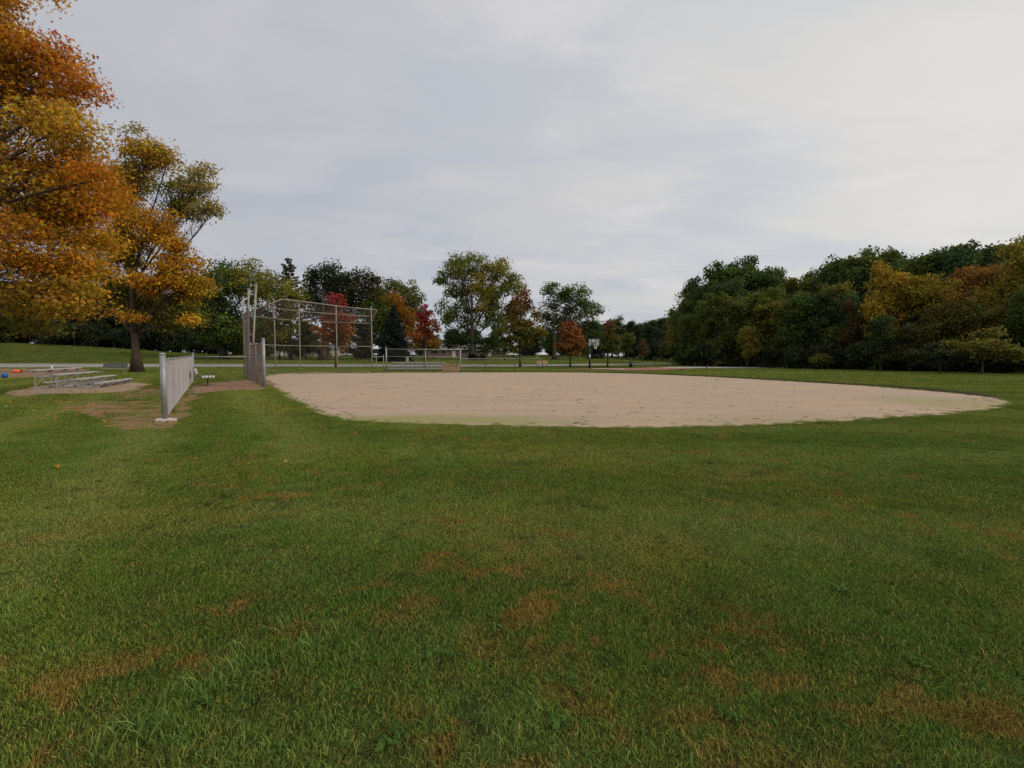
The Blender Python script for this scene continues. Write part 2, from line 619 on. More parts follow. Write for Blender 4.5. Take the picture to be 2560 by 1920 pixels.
mul = ragged(pxpoly([(-120, 946), (0, 945), (60, 944), (120, 942), (190, 938), (262, 932), (235, 927), (180, 922), (0, 922), (-120, 924)]), 0.5, 0.2, 23)
sheet('mulch_bed', mul, 0.02, M['mulch'], 'brown mulch ground behind the bleacher')


def strip(name, lo, up, m, label, dz=0.03, nsub=6):
    """a paved strip between two pixel polylines, laid on the terrain"""
    L = [gnd(*p) for p in lo]
    U = [gnd(*p) for p in up]
    va, fa = [], []

    def resample(P):
        out = []
        for i in range(len(P) - 1):
            for t in np.arange(8) / 8:
                out.append(P[i].lerp(P[i + 1], t))
        out.append(P[-1])
        return out
    L, U = resample(L), resample(U)
    for a, b in zip(L, U):
        for j in range(nsub + 1):
            p = a.lerp(b, j / nsub)
            va.append((p.x, p.y, float(hgt(p.x, p.y)) + dz))
    for i in range(len(L) - 1):
        for j in range(nsub):
            q = i * (nsub + 1) + j
            fa.append((q, q + nsub + 1, q + nsub + 2, q + 1))
    me = bpy.data.meshes.new(name)
    me.from_pydata(va, [], fa)
    me.materials.append(m)
    return tag(link(bpy.data.objects.new(name, me)), label, kind='structure')


ROAD_LO = [(-200, 919.5), (0, 919), (490, 917.5), (960, 917.5), (1280, 917), (1420, 915.5), (1540, 913.2), (1680, 911)]
ROAD_UP = [(-200, 909), (0, 909.5), (490, 910.5), (960, 911.5), (1280, 912), (1420, 911), (1540, 910), (1680, 908.8)]
strip('road', ROAD_LO, ROAD_UP, M['road'], 'pale grey park road behind the field')
court = pxpoly([(1378, 919.8), (1450, 917.6), (1540, 917.2), (1640, 918.5), (1755, 921.5), (1650, 926), (1590, 926.5), (1500, 924), (1420, 921.8)])
sheet('court', court, 0.05, M['court'], 'red surfaced basketball court')
sheet('court_line', pxpoly([(1478, 922.6), (1560, 924.4), (1562, 923.6), (1480, 921.9)]), 0.056, M['paint'], 'white painted line on the court')
padr = pxpoly([(1632, 918.2), (1700, 917.2), (1800, 917.3), (1900, 918.2), (2010, 919.8), (1880, 921.0), (1755, 921.0), (1690, 919.8)])
sheet('walkway', padr, 0.045, M['pad'], 'pale concrete walkway before the wood')

# raised turf lip along the far side of the infield
lipc = [gnd(*p) for p in [(2490, 995), (2400, 984), (2200, 967), (2000, 955), (1800, 943.5), (1600, 934.5), (1450, 931.5), (1300, 931), (1165, 931.5)]]
lipc = [Vector((p.x, p.y, 0)) for p in lipc]
lv, lf = [], []
prof = [(-0.10, 0.014), (0.0, 0.065), (0.10, 0.10), (0.35, 0.085), (0.9, 0.002)]
cl = []
for i in range(len(lipc) - 1):
    for t in np.arange(24) / 24:
        cl.append(lipc[i].lerp(lipc[i + 1], t))
cl.append(lipc[-1])
cen = Vector((2, 28, 0))
for i, p in enumerate(cl):
    d = (cl[min(i + 1, len(cl) - 1)] - cl[max(0, i - 1)]).normalized()
    nrm = Vector((d.y, -d.x, 0))
    if nrm.dot(p - cen) < 0:
        nrm = -nrm
    sc_ = min(1.0, 0.3 + i / 40)
    wob = 0.05 * math.sin(i * 1.7) + 0.04 * random.uniform(-1, 1)
    for o_, z_ in prof:
        q = p + nrm * (o_ + wob)
        lv.append((q.x, q.y, z_ * (sc_ if z_ > 0.02 else 1) * random.uniform(0.85, 1.15)))
for i in range(len(cl) - 1):
    for j in range(len(prof) - 1):
        q = i * len(prof) + j
        lf.append((q, q + 1, q + len(prof) + 1, q + len(prof)))
me = bpy.data.meshes.new('turf_lip')
me.from_pydata(lv, [], lf)
me.materials.append(M['lip'])
tag(link(bpy.data.objects.new('turf_lip', me)), 'raised dark turf edge round the far infield', kind='structure')


# ------------------------------------------------------------------ chain link
def quad_pt(a, b, c, d, u, v):
    return (a * (1 - u) + b * u) * (1 - v) + (d * (1 - u) + c * u) * v


def chainlink(name, parent, a, b, c, d, m, mesh=0.052, r=0.0017, org=Vector((0, 0, 0)), sag=0.0):
    """diagonal wires of a chain-link sheet; a,b bottom corners, c,d top corners"""
    a, b, c, d = [np.array(Vector(q) - org) for q in (a, b, c, d)]
    Lw, Hh = np.linalg.norm(b - a), np.linalg.norm(d - a)
    p = mesh * math.sqrt(2)
    segs = []
    for sgn in (1, -1):
        k0, k1 = (-Hh, Lw) if sgn == 1 else (0, Lw + Hh)
        for s0 in np.arange(k0 + p / 2, k1, p):
            # line: s = s0 + sgn*t , t in 0..H
            t0, t1 = 0.0, Hh
            if sgn == 1:
                t0, t1 = max(0, -s0), min(Hh, Lw - s0)
            else:
                t0, t1 = max(0, s0 - Lw), min(Hh, s0)
            if t1 - t0 > 0.02:
                segs.append(((s0 + sgn * t0) / Lw, t0 / Hh, (s0 + sgn * t1) / Lw, t1 / Hh, sgn))
    nrm = np.cross(b - a, d - a)
    nrm = nrm / np.linalg.norm(nrm)
    VV, FF = [], []
    for (u0, v0, u1, v1, sgn) in segs:
        nseg = 1 if sag == 0 else max(1, int(abs(v1 - v0) * 5))
        for q in range(nseg):
            ua, va_ = u0 + (u1 - u0) * q / nseg, v0 + (v1 - v0) * q / nseg
            ub, vb = u0 + (u1 - u0) * (q + 1) / nseg, v0 + (v1 - v0) * (q + 1) / nseg

            def wave(u, v):
                return sag * math.sin(u * Lw * 1.3) * math.sin(v * 2.6 + 0.4)
            p0 = quad_pt(a, b, c, d, ua, va_) + nrm * (r * 0.9 * sgn + wave(ua, va_))
            p1 = quad_pt(a, b, c, d, ub, vb) + nrm * (r * 0.9 * sgn + wave(ub, vb))
            dr = (p1 - p0) / np.linalg.norm(p1 - p0)
            e1 = nrm
            e2 = np.cross(dr, e1)
            bse = len(VV)
            for P_ in (p0, p1):
                for kk in range(3):
                    an = 2.094 * kk
                    VV.append(P_ + r * (math.cos(an) * e1 + math.sin(an) * e2))
            for kk in range(3):
                k2 = (kk + 1) % 3
                FF.append((bse + kk, bse + k2, bse + 3 + k2, bse + 3 + kk))
    return mesh_np(name, np.array(VV), np.array(FF, np.int32), m, parent)


Z = lambda v, z: Vector((v.x, v.y, z))


def post(parent, p, h, r, m, org, name='post', cap=True, n=12, lean=(0, 0)):
    mb = MB()
    p = Z(p, 0) - Z(org, 0)
    top = Vector((p.x + lean[0], p.y + lean[1], h))
    mb.tube([Vector((p.x, p.y, -0.05)), p.lerp(top, 0.5) + Vector((0, 0, 0)), top], r, n)
    if cap:
        mb.lathe(top, [(r * 1.12, -0.02), (r * 1.12, 0.02), (r * 0.6, 0.05), (r * 0.1, 0.06)], n)
    return mb.build(name, m, parent, smooth=True)


def rail(parent, a, b, r, m, org, name='rail', n=8, mid=None):
    pts = [Vector(a) - org] + ([Vector(mid) - org] if mid else []) + [Vector(b) - org]
    return MB().tube(pts, r, n).build(name, m, parent, smooth=True)


# near boundary fence, seen almost end-on
A = gnd(412, 1054)
B = gnd(484, 953.5)
fence = thing('chain_link_fence', 'long pale chain-link fence seen almost end-on with thick corner post', 'fence', Z(A, 0))
og = Z(A, 0)
nb = 7
mbp = MB()
mbp.tube([(0, 0, 0.05), (0, 0, 1.60)], 0.064, 14)
mbp.lathe((0, 0, 1.60), [(0.067, -0.03), (0.067, 0.0), (0.05, 0.02), (0.01, 0.028)], 14)
mbp.build('corner_post', M['galv'], fence, smooth=True)
ft = MB()
prof_f = []
nf = 14
fv, ff = [], []
for zz, rr in ((-0.05, 0.21), (0.05, 0.22), (0.075, 0.19), (0.08, 0.02)):
    for k in range(nf):
        a_ = 2 * math.pi * k / nf
        q = rr * (1 + 0.18 * math.sin(3 * a_ + 1) + 0.1 * random.uniform(-1, 1))
        fv.append((q * math.cos(a_), q * math.sin(a_) * 0.9, zz + 0.01 * random.uniform(-1, 1)))
for i in range(3):
    for k in range(nf):
        ff.append((i * nf + k, i * nf + (k + 1) % nf, (i + 1) * nf + (k + 1) % nf, (i + 1) * nf + k))
ft.add(fv, ff)
ft.build('footing', M['concrete'], fence)
for i in range(nb):
    p0, p1 = Z(A.lerp(B, i / nb), 0), Z(A.lerp(B, (i + 1) / nb), 0)
    z0, z1 = (1.47 if i == 0 else 1.46 + 0.012 * i), 1.46 + 0.012 * (i + 1)
    if i == 0:
        p0 = p0.lerp(p1, 0.03)
    chainlink('mesh_panel', fence, Z(p0, 0.05), Z(p1, 0.05), Z(p1, z1), Z(p0, z0), M['wire'], 0.052, 0.0024, og, 0.006)
    bk = Vector((B.y - A.y, A.x - B.x, 0)).normalized() * -0.075
    post(fence, p1 + (bk if i < nb - 1 else bk * 0), z1 + (0.16 if i == nb - 1 else -0.03), 0.052 if i == nb - 1 else 0.03, M['galv'], og, 'end_post' if i == nb - 1 else 'line_post')
    rail(fence, Z(p0, z0 + 0.01), Z(p1, z1 + 0.01), 0.021, M['galv'], og, 'top_rail', mid=Z(p0.lerp(p1, .5), (z0 + z1) / 2 - 0.012))
    rail(fence, Z(p0, 0.06), Z(p1, 0.06), 0.006, M['wire'], og, 'tension_wire', 5)

# backstop, posts from the photograph
BP = [base_at(627.5, 32.5), base_at(620, 34.8), base_at(611.5, 37.6), base_at(689, 41.5), base_at(751, 43.8), base_at(843, 46.2), base_at(930.5, 47.3)]
BP = [Z(p, 0) for p in BP]
# return fence between the boundary fence and the backstop
org = Z(B, 0)
ret = thing('low_fence', 'low chain-link fence with one pale top rail running from the end post to the backstop', 'fence', org)
C2 = BP[0].lerp(BP[1], 0.1)
rail(ret, Z(B, 1.50), Z(C2, 1.50), 0.028, M['galv'], org, 'top_rail')
chainlink('mesh_panel', ret, Z(B, 0.04), Z(C2, 0.04), Z(C2, 1.48), Z(B, 1.48), M['wire_old'], 0.052, 0.0012, org)

# near dugout front fence
D0 = Z(gnd(661, 969.5), 0)
D1 = Z(gnd(628, 952.5), 0)
dfn = thing('dugout_fence', 'tall chain-link dugout fence seen edge-on beside the infield corner', 'fence', D0)
post(dfn, D0, 2.36, 0.075, M['galv'], D0, 'end_post')
for i, u in enumerate((0.5, 1.0)):
    post(dfn, D0.lerp(D1, u), 2.22 if u < 1 else 2.3, 0.05, M['galv'], D0, 'line_post')
dm = D0.lerp(D1, 0.5)
for a_, b_, in ((D0, dm), (dm, D1)):
    chainlink('mesh_panel', dfn, Z(a_, 0.05), Z(b_, 0.05), Z(b_, 2.2), Z(a_, 2.2), M['wire_old'], 0.052, 0.0027, D0, 0.008)
rail(dfn, Z(D0, 2.2), Z(D1, 2.2), 0.025, M['galv'], D0, 'top_rail')
rail(dfn, Z(D0, 1.45), Z(D1, 1.45), 0.02, M['galv'], D0, 'middle_rail')

# backstop
o0 = BP[4]
bs = thing('backstop', 'tall weathered chain-link backstop with overhanging hood behind home plate', 'backstop', o0)
HT = 6.05
leans = [(0.42, 0.1), (0.16, 0.05), (0.05, 0.0), (0, 0), (0, 0), (0, 0), (0, 0)]
for i, p in enumerate(BP):
    post(bs, p, HT if i != 2 else 5.85, 0.060 if i < 3 else 0.048, M['galv_old'], o0, 'post', lean=leans[i])
RZ = [0.10, 2.42, 4.55]
for i in range(6):
    a_, b_ = BP[i], BP[i + 1]
    for z in RZ:
        if i < 2 and z == 4.55:
            z = 4.5
        rail(bs, Z(a_, z), Z(b_, z), 0.028 if z > 0.5 else 0.022, M['galv_old'], o0)
    chainlink('mesh_panel', bs, Z(a_, 0.05), Z(b_, 0.05), Z(b_, 4.55), Z(a_, 4.55), M['wire_old'], 0.052, 0.0014 if i > 1 else 0.0018, o0)
HP = [at(705, 748, 37.4), at(745, 752.5, 38.5), at(795, 758.5, 40.3), at(858, 767, 43.3), at(943, 775, 46.2)]
roots = [Z(BP[i], 4.5) for i in range(2, 7)]
for i in range(5):
    mb = MB()
    a_, b_ = roots[i] - o0, HP[i] - o0
    mid = a_.lerp(b_, 0.5) + Vector((0, 0, 0.06))
    mb.tube([a_, mid, b_], 0.05 if i == 0 else 0.028, 8)
    mb.build('hood_arm', M['galv_old'], bs, smooth=True)
for i in range(4):
    rail(bs, HP[i], HP[i + 1], 0.036, M['galv_old'], o0, 'hood_rail')
    m0, m1 = roots[i].lerp(HP[i], 0.5) + Vector((0, 0, 0.06)), roots[i + 1].lerp(HP[i + 1], 0.5) + Vector((0, 0, 0.06))
    rail(bs, m0, m1, 0.034, M['galv_old'], o0, 'hood_rail')
    chainlink('hood_mesh', bs, roots[i], roots[i + 1], HP[i + 1], HP[i], M['wire_old'], 0.052, 0.0017, o0)

# far dugout fence and the low fence running on from it
E0, E1 = Z(base_at(966, 48.6), 0), Z(base_at(1151, 48.2), 0)
Em = E0.lerp(E1, 0.53)
fdf = thing('dugout_fence', 'tall chain-link dugout fence in front of the far bleacher', 'fence', E0)
post(fdf, E0, 2.36, 0.07, M['galv'], E0, 'end_post')
post(fdf, Em, 2.2, 0.04, M['galv'], E0, 'line_post')
post(fdf, E1, 2.25, 0.06, M['galv'], E0, 'end_post')
rail(fdf, Z(E0, 2.2), Z(E1, 2.15), 0.034, M['galv'], E0, 'top_rail')
rail(fdf, Z(E0, 1.50), Z(E1, 1.46), 0.028, M['galv'], E0, 'middle_rail')
for a_, b_ in ((E0, Em), (Em, E1)):
    chainlink('mesh_panel', fdf, Z(a_, 0.05), Z(b_, 0.05), Z(b_, 2.15), Z(a_, 2.15), M['wire_old'], 0.052, 0.0013, E0)
lk = thing('low_fence', 'short chain-link rail section between backstop and far dugout fence', 'fence', BP[6])
q0, q1 = BP[6].lerp(E0, 0.04), Z(base_at(959, 49.5), 0)
rail(lk, Z(q0, 1.47), Z(q1, 1.47), 0.03, M['galv'], BP[6], 'top_rail')
post(lk, q1, 1.6, 0.045, M['galv_old'], BP[6])
post(lk, q0.lerp(q1, 0.33), 1.45, 0.025, M['galv_old'], BP[6])
lf_ = thing('low_fence', 'low chain-link fence with thin dark posts right of the far bleacher', 'fence', E1)
LFp = [E1, Z(base_at(1214, 52.5), 0), Z(base_at(1286, 54), 0), Z(base_at(1356, 54.5), 0)]
for i in range(3):
    rail(lf_, Z(LFp[i], 1.28), Z(LFp[i + 1], 1.28), 0.025, M['galv'] if i < 2 else M['galv_old'], E1, 'top_rail')
    post(lf_, LFp[i + 1], 1.33 if i < 2 else 1.45, 0.035, M['darkmetal'], E1)
    chainlink('mesh_panel', lf_, Z(LFp[i], 0.05), Z(LFp[i + 1], 0.05), Z(LFp[i + 1], 1.26), Z(LFp[i], 1.26), M['wire_old'], 0.052, 0.0012, E1)


# ------------------------------------------------------------------ bleachers and benches
def bleacher(name, label, loc, rz, length, seats, feet, step, nfr, th):
    """local x along the rows, y from the front row to the back"""
    t = thing(name, label, 'bleacher', loc, rz)
    n = len(seats)
    for i, z in enumerate(seats):
        y = i * step
        MB().box(0, length, y - 0.14, y + 0.14, z - th, z).build('seat_plank', M['alu'], t)
    for i, z in enumerate(feet):
        y = i * step + step * 0.45
        MB().box(0.03, length - 0.03, y - 0.15, y + 0.13, z - th, z).build('foot_plank', M['alu'], t)
    for k in range(nfr):
        x = 0.12 + (length - 0.24) * k / (nfr - 1)
        fr = MB()
        yb = (n - 1) * step
        fr.bar((x, -0.1, 0.045), (x, yb + 0.12, 0.045), 0.05, 0.05)
        for i, z in enumerate(seats):
            fr.bar((x, i * step, 0.02), (x, i * step, z - th - 0.001), 0.05, 0.055)
            fr.bar((x + 0.004, i * step - 0.14, z - th - 0.025), (x + 0.004, i * step + 0.14, z - th - 0.025), 0.05, 0.04)
            if i < n - 1:
                fr.bar((x + 0.003, i * step, feet[i + 1] - 0.075 if i + 1 < len(feet) else z - 0.1), (x + 0.003, (i + 1) * step, feet[i + 1] - 0.075 if i + 1 < len(feet) else z - 0.1), 0.04, 0.045)
        fr.build('frame', M['alu_frame'], t)
        if k < nfr - 1:
            x2 = 0.12 + (length - 0.24) * (k + 1) / (nfr - 1)
            br = MB()
            br.bar((x, yb + 0.04, 0.08), (x2, yb + 0.04, seats[-1] - 0.1), 0.012, 0.045)
            br.bar((x, yb + 0.055, seats[-1] - 0.1), (x2, yb + 0.055, 0.08), 0.012, 0.045)
            br.build('cross_brace', M['alu_frame'], t)
    return t


Fb = Vector((-19.7, 24.3, 0))
u_ = Vector((-0.40, 0.9165, 0))
bleacher('bleacher', 'low four-row aluminium bleacher on the gravel pad at the left', Fb, math.atan2(u_.y, u_.x), 5.5,
         [0.28, 0.48, 0.70, 0.92], [0.10, 0.20, 0.36], 0.78, 4, 0.045)
fbx = base_at(972, 53)
bleacher('bleacher', 'three-row aluminium bleacher behind the far dugout fence', Z(fbx, 0), 0.0, 5.75, [0.30, 0.60, 0.90], [0.16, 0.42, 0.70], 0.6, 4, 0.075)

bt = MB()
bt.lathe((0, 0, 0), [(0.034, 0), (0.036, 0.02), (0.036, 0.14), (0.014, 0.19), (0.013, 0.21)], 10)
btl = thing('drink_bottle', 'tiny pale bottle with red cap left on the top bleacher seat', 'bottle', at(134, 919, 25.6))
Pb = Fb + u_ * 2.0 + Vector((-u_.y, u_.x, 0)) * 2.34
btl.location = (Pb.x, Pb.y, 0.92)
bt.build('body', M['white'], btl, True)
MB().lathe((0, 0, 0.205), [(0.018, 0), (0.018, 0.035), (0.004, 0.037)], 10).build('cap', M['red'], btl)

# player bench in the near dugout
pbn = thing('player_bench', 'slatted pale player bench with tilted backrest in the near dugout', 'bench', gnd(520, 966.5))
ub = (B - A)
ub.z = 0
ub.normalize()
vb = Vector((ub.y, -ub.x, 0))      # towards the field
for j in range(4):
    c = vb * (-0.20 + 0.15 * j)
    mb = MB()
    mb.bar(Z(c, 0.46), Z(c + ub * 2.4, 0.46), 0.115, 0.045)
    mb.build('seat_slat', M['plank'], pbn)
for j in range(2):
    c = vb * (-0.50 - 0.05 * j) + Vector((0, 0, 0.70 + 0.14 * j))
    mb = MB()
    nrm_ = (vb * 0.94 + Vector((0, 0, 0.34))).normalized()
    upv = ub.cross(nrm_).normalized()
    mb.obox(c + ub * 1.2, ub * 1.2, nrm_ * 0.022, upv * 0.06)
    mb.build('back_slat', M['plank'], pbn)
for s in (0.25, 1.2, 2.15):
    o_ = ub * s
    mb = MB()
    mb.tube([Z(o_ - vb * 0.02, -0.02), Z(o_ - vb * 0.02, 0.42)], 0.035, 8)
    mb.bar(Z(o_ - vb * 0.30, 0.425), Z(o_ + vb * 0.30, 0.425), 0.05, 0.02)
    mb.tube([Z(o_ - vb * 0.28, 0.43), Z(o_ - vb * 0.48, 0.66), Z(o_ - vb * 0.60, 0.90)], 0.022, 6)
    mb.build('leg', M['darkmetal'], pbn)

# storage box
bxp = Z(base_at(1107, 49.3), 0)
sb = thing('storage_box', 'tan wooden equipment box with overhanging lid beside far bleacher', 'box', bxp)
MB().box(0, 1.52, 0, 0.7, 0.05, 0.68).build('body', M['wood'], sb)
MB().box(-0.05, 1.57, -0.05, 0.75, 0.684, 0.74).build('lid', M['wood'], sb)
MB().box(0.02, 1.50, 0.02, 0.68, -0.02, 0.048).build('skid', M['wood_dark'], sb)
for x in (0.02, 1.44):
    MB().box(x, x + 0.07, -0.012, -0.002, 0.06, 0.67).build('batten', M['wood'], sb)


# park benches
def park_bench(label, loc, rz, wdt, m, mleg, back_m=None):
    t = thing('park_bench', label, 'bench', loc, rz)
    for j in range(3):
        MB().box(0, wdt, -0.42 + 0.14 * j, -0.30 + 0.14 * j, 0.43, 0.465).build('seat_slat', m, t)
    for j in range(3):
        MB().obox((wdt / 2, 0.03 + 0.03 * j, 0.57 + 0.13 * j), (wdt / 2, 0, 0), (0, 0.014, -0.003), (0, 0.012, 0.055)).build('back_slat', back_m or m, t)
    for x in (0.12, wdt - 0.12):
        mb = MB()
        mb.tube([(x, -0.42, 0.42), (x, 0.0, 0.42), (x, 0.07, 0.6), (x, 0.13, 0.92)], 0.02, 6)
        mb.tube([(x, -0.38, -0.02), (x, -0.36, 0.42)], 0.022, 6)
        mb.tube([(x, 0.12, -0.02), (x, 0.02, 0.42)], 0.022, 6)
        mb.build('leg', mleg, t)
    return t


park_bench('thin grey metal park bench beside the orange tree near the road', gnd(258, 934), R(12), 1.9, M['alu_frame'], M['alu_frame'], M['darkmetal'])
park_bench('small tan park bench with dark legs by the road beyond far fence', gnd(1342, 919.3), R(-6), 1.35, M['wood'], M['black'])

# long low bench at the left edge, the orange dome and the blue ball by it
tp = Z(base_at(66, 47.5), 0)
pt = thing('low_bench', 'long low tan plank bench cut off by the left edge', 'bench', tp, R(176))
for j in range(2):
    MB().box(0, 5.5, 0.17 * j, 0.17 * j + 0.155, 0.27, 0.32).build('seat_plank', M['wood'], pt)
for x in (0.4, 2.6, 4.9):
    mb = MB()
    mb.box(x, x + 0.12, 0.03, 0.30, -0.02, 0.268)
    mb.build('leg', M['wood_dark'], pt)
bl = gnd(12, 946)
blo = MB()
blo.lathe((0, 0, 0), [(0.02, 0.0)] + [(0.19 * math.sin(a), 0.19 - 0.19 * math.cos(a)) for a in np.linspace(0.2, 3.0, 11)] + [(0.015, 0.38)], 20)
ball = blo.build('ball', M['blue'], None, True)
ball.location = bl
tag(ball, 'round blue ball on the ground at the left edge', 'ball')
ol = gnd(41, 932.5)
oo = MB()
oo.lathe((0, 0, 0), [(0.10, 0.0), (0.26, 0.03), (0.33, 0.12), (0.30, 0.22), (0.18, 0.29), (0.03, 0.31)], 20)
odo = oo.build('marker_dome', M['orange'], None, True)
odo.location = ol
tag(odo, 'bright orange dome on brown ground near the left edge', 'marker')

# basketball hoop
hp = gnd(1474, 922)
hoop = thing('basketball_hoop', 'black basketball post with white backboard seen from behind', 'hoop', hp)
n_ = Vector((0.62, 0.785, 0))
s_ = Vector((0.785, -0.62, 0))
mb = MB()
mb.tube([(0, 0, -0.05), (0, 0, 2.55)], 0.085, 10)
mb.build('pole', M['black'], hoop, True)
MB().tube([(0, 0, 0.0), (0, 0, 1.9)], 0.125, 10).build('pole_pad', M['black'], hoop, True)
bc = n_ * 0.95 + Vector((0, 0, 3.18))
mb = MB()
mb.tube([(0, 0, 2.4), n_ * 0.45 + Vector((0, 0, 2.85)), bc - n_ * 0.05 + Vector((0, 0, 0.05))], 0.05, 8)
mb.tube([(0, 0, 1.95), n_ * 0.6 + Vector((0, 0, 2.45)), bc - n_ * 0.05 + Vector((0, 0, -0.35))], 0.04, 8)
for s in (-1, 1):
    mb.tube([n_ * 0.28 + Vector((0, 0, 2.65)), bc - n_ * 0.05 + s_ * 0.55 * s + Vector((0, 0, 0.25))], 0.03, 6)
mb.build('bracket', M['black'], hoop, True)
MB().obox(bc, s_ * 0.74, n_ * 0.02, Vector((0, 0, 0.44))).build('backboard', M['white'], hoop)
mb = MB()
for s in (-1, 1):
    mb.obox(bc + s_ * 0.72 * s - n_ * 0.024, s_ * 0.03, n_ * 0.006, Vector((0, 0, 0.44)))
    mb.obox(bc + Vector((0, 0, 0.42 * s)) - n_ * 0.026, s_ * 0.69, n_ * 0.006, Vector((0, 0, 0.025)))
    mb.obox(bc + s_ * 0.30 * s - n_ * 0.028, s_ * 0.03, n_ * 0.006, Vector((0, 0, 0.40)))
mb.build('back_frame', M['black'], hoop)
mb = MB()
rc = bc + n_ * 0.42 + Vector((0, 0, -0.36))
ring = [rc + Vector((0.23 * math.cos(a), 0.23 * math.sin(a), 0)) for a in np.linspace(0, 2 * math.pi, 19)]
mb.tube(ring, 0.012, 6, caps=False)
mb.bar(rc - n_ * 0.23, rc - n_ * 0.41, 0.1, 0.03)
mb.build('rim', M['orange'], hoop)
mb = MB()
for k in range(12):
    a0 = 2 * math.pi * k / 12
    for sg in (1, -1):
        a1 = a0 + sg * 0.9
        mb.tube([rc + Vector((0.22 * math.cos(a0), 0.22 * math.sin(a0), 0)), rc + Vector((0.12 * math.cos(a1), 0.12 * math.sin(a1), -0.42))], 0.012, 4, False)
mb.build('net', M['white'], hoop)
MB().obox(Vector((0, -0.13, 1.55)), (0.10, 0, 0), (0, 0.006, 0), (0, 0, 0.16)).build('notice', M['white'], hoop)

# small things along the road
cn = gnd(1577, 918)
can = thing('litter_bin', 'small black litter bin on grass beside the red court', 'bin', cn)
MB().lathe((0, 0, 0), [(0.2, 0), (0.23, 0.3), (0.24, 0.52)], 12).build('body', M['black'], can, True)
MB().lathe((0, 0, 0.522), [(0.26, 0), (0.25, 0.05), (0.12, 0.12), (0.02, 0.13)], 12).build('lid', M['black'], can, True)
sg_ = gnd(1577, 908.3)
sgn = thing('sign', 'small red sign on a post across the road from the court', 'sign', sg_)
sc_ = sg_.y / F
MB().tube([(0, 0, -0.05), (0, 0, 13 * sc_)], 0.04, 6).build('post', M['darkmetal'], sgn)
MB().box(-1.6 * sc_, 1.6 * sc_, -0.07, -0.045, 6 * sc_, 14 * sc_).build('panel', M['red'], sgn)
for i, (px, py) in enumerate(((1582, 908), (1600, 907.6), (1613, 907.4), (1627, 907.2))):
    q = gnd(px, py)
    r_ = q.y / F * (1.7 if i else 1.2)
    mb = MB()
    vv, fv_ = [], []
    nn = 9
    for a, b in ((0.9, -0.2), (1.15, 0.3), (0.95, 0.9), (0.5, 1.35), (0.02, 1.45)):
        for k in range(nn):
            an = 2 * math.pi * k / nn
            e = random.uniform(0.85, 1.15)
            vv.append((a * r_ * math.cos(an) * e, a * r_ * math.sin(an) * e, b * r_ * random.uniform(0.9, 1.1)))
    for j in range(4):
        for k in range(nn):
            fv_.append((j * nn + k, j * nn + (k + 1) % nn, (j + 1) * nn + (k + 1) % nn, (j + 1) * nn + k))
    mb.add(vv, fv_)
    o = mb.build('boulder', M['rock'])
    o.location = q
    tag(o, 'pale boulder in the row before the dark trees across the road', 'boulder', 'pale boulders across the road')
bo = gnd(1767, 922.5)
bol = MB().tube([(0, 0, -0.05), (0, 0, 0.42)], 0.07, 8)
bol.lathe((0, 0, 0.42), [(0.08, 0), (0.07, 0.04), (0.01, 0.06)], 8)
b2 = bol.build('bollard', M['black'], None, True)
b2.location = bo
tag(b2, 'short black bollard at the edge of the pale walkway', 'bollard')
for i, px in enumerate((1016.5, 1020)):
    q = gnd(px, 904)
    mb = MB().box(-0.09, 0.09, -0.05, 0.05, -0.05, 0.82)
    mb.box(-0.10, 0.10, -0.06, 0.06, 0.82, 0.86)
    o = mb.build('marker_post', M['white'])
    o.location = q
    tag(o, ('left' if i == 0 else 'right') + ' one of two short white posts on the lawn beyond the bleacher', 'post', 'two white posts')

# playground slide
q = at(1337, 897, 118)
slz = float(hgt(q.x, q.y))
sd = thing('playground_slide', 'small yellow playground slide on the far lawn', 'slide', (q.x, q.y, slz))
hgt_s = at(1348, 887, 118).z - slz
dxs = 11 / F * 118
mb = MB()
b0, b1 = Vector((0, 0, hgt_s - 0.93)), Vector((dxs, 0, hgt_s))
mb.bar(b0, b1, 0.5, 0.05)
for s in (-1, 1):
    mb.bar(b0 + Vector((0, 0.26 * s, 0.09)), b1 + Vector((0, 0.26 * s, 0.09)), 0.04, 0.2)
mb.build('chute', M['yellow'], sd)
mb = MB()
for s in (-1, 1):
    mb.tube([(dxs + 0.45, 0.2 * s, -0.05), (dxs + 0.05, 0.2 * s, hgt_s + 0.15)], 0.025, 6)
    mb.tube([(0.05, 0.2 * s, -0.05), (0.05, 0.2 * s, hgt_s - 0.9)], 0.025, 6)
mb.build('ladder_rail', M['darkmetal'], sd)
for j in range(4):
    z = 0.3 + j * 0.4
    xx = dxs + 0.45 - 0.4 * z / hgt_s
    if z < hgt_s:
        MB().tube([(xx, -0.2, z), (xx, 0.2, z)], 0.02, 6).build('rung', M['darkmetal'], sd)


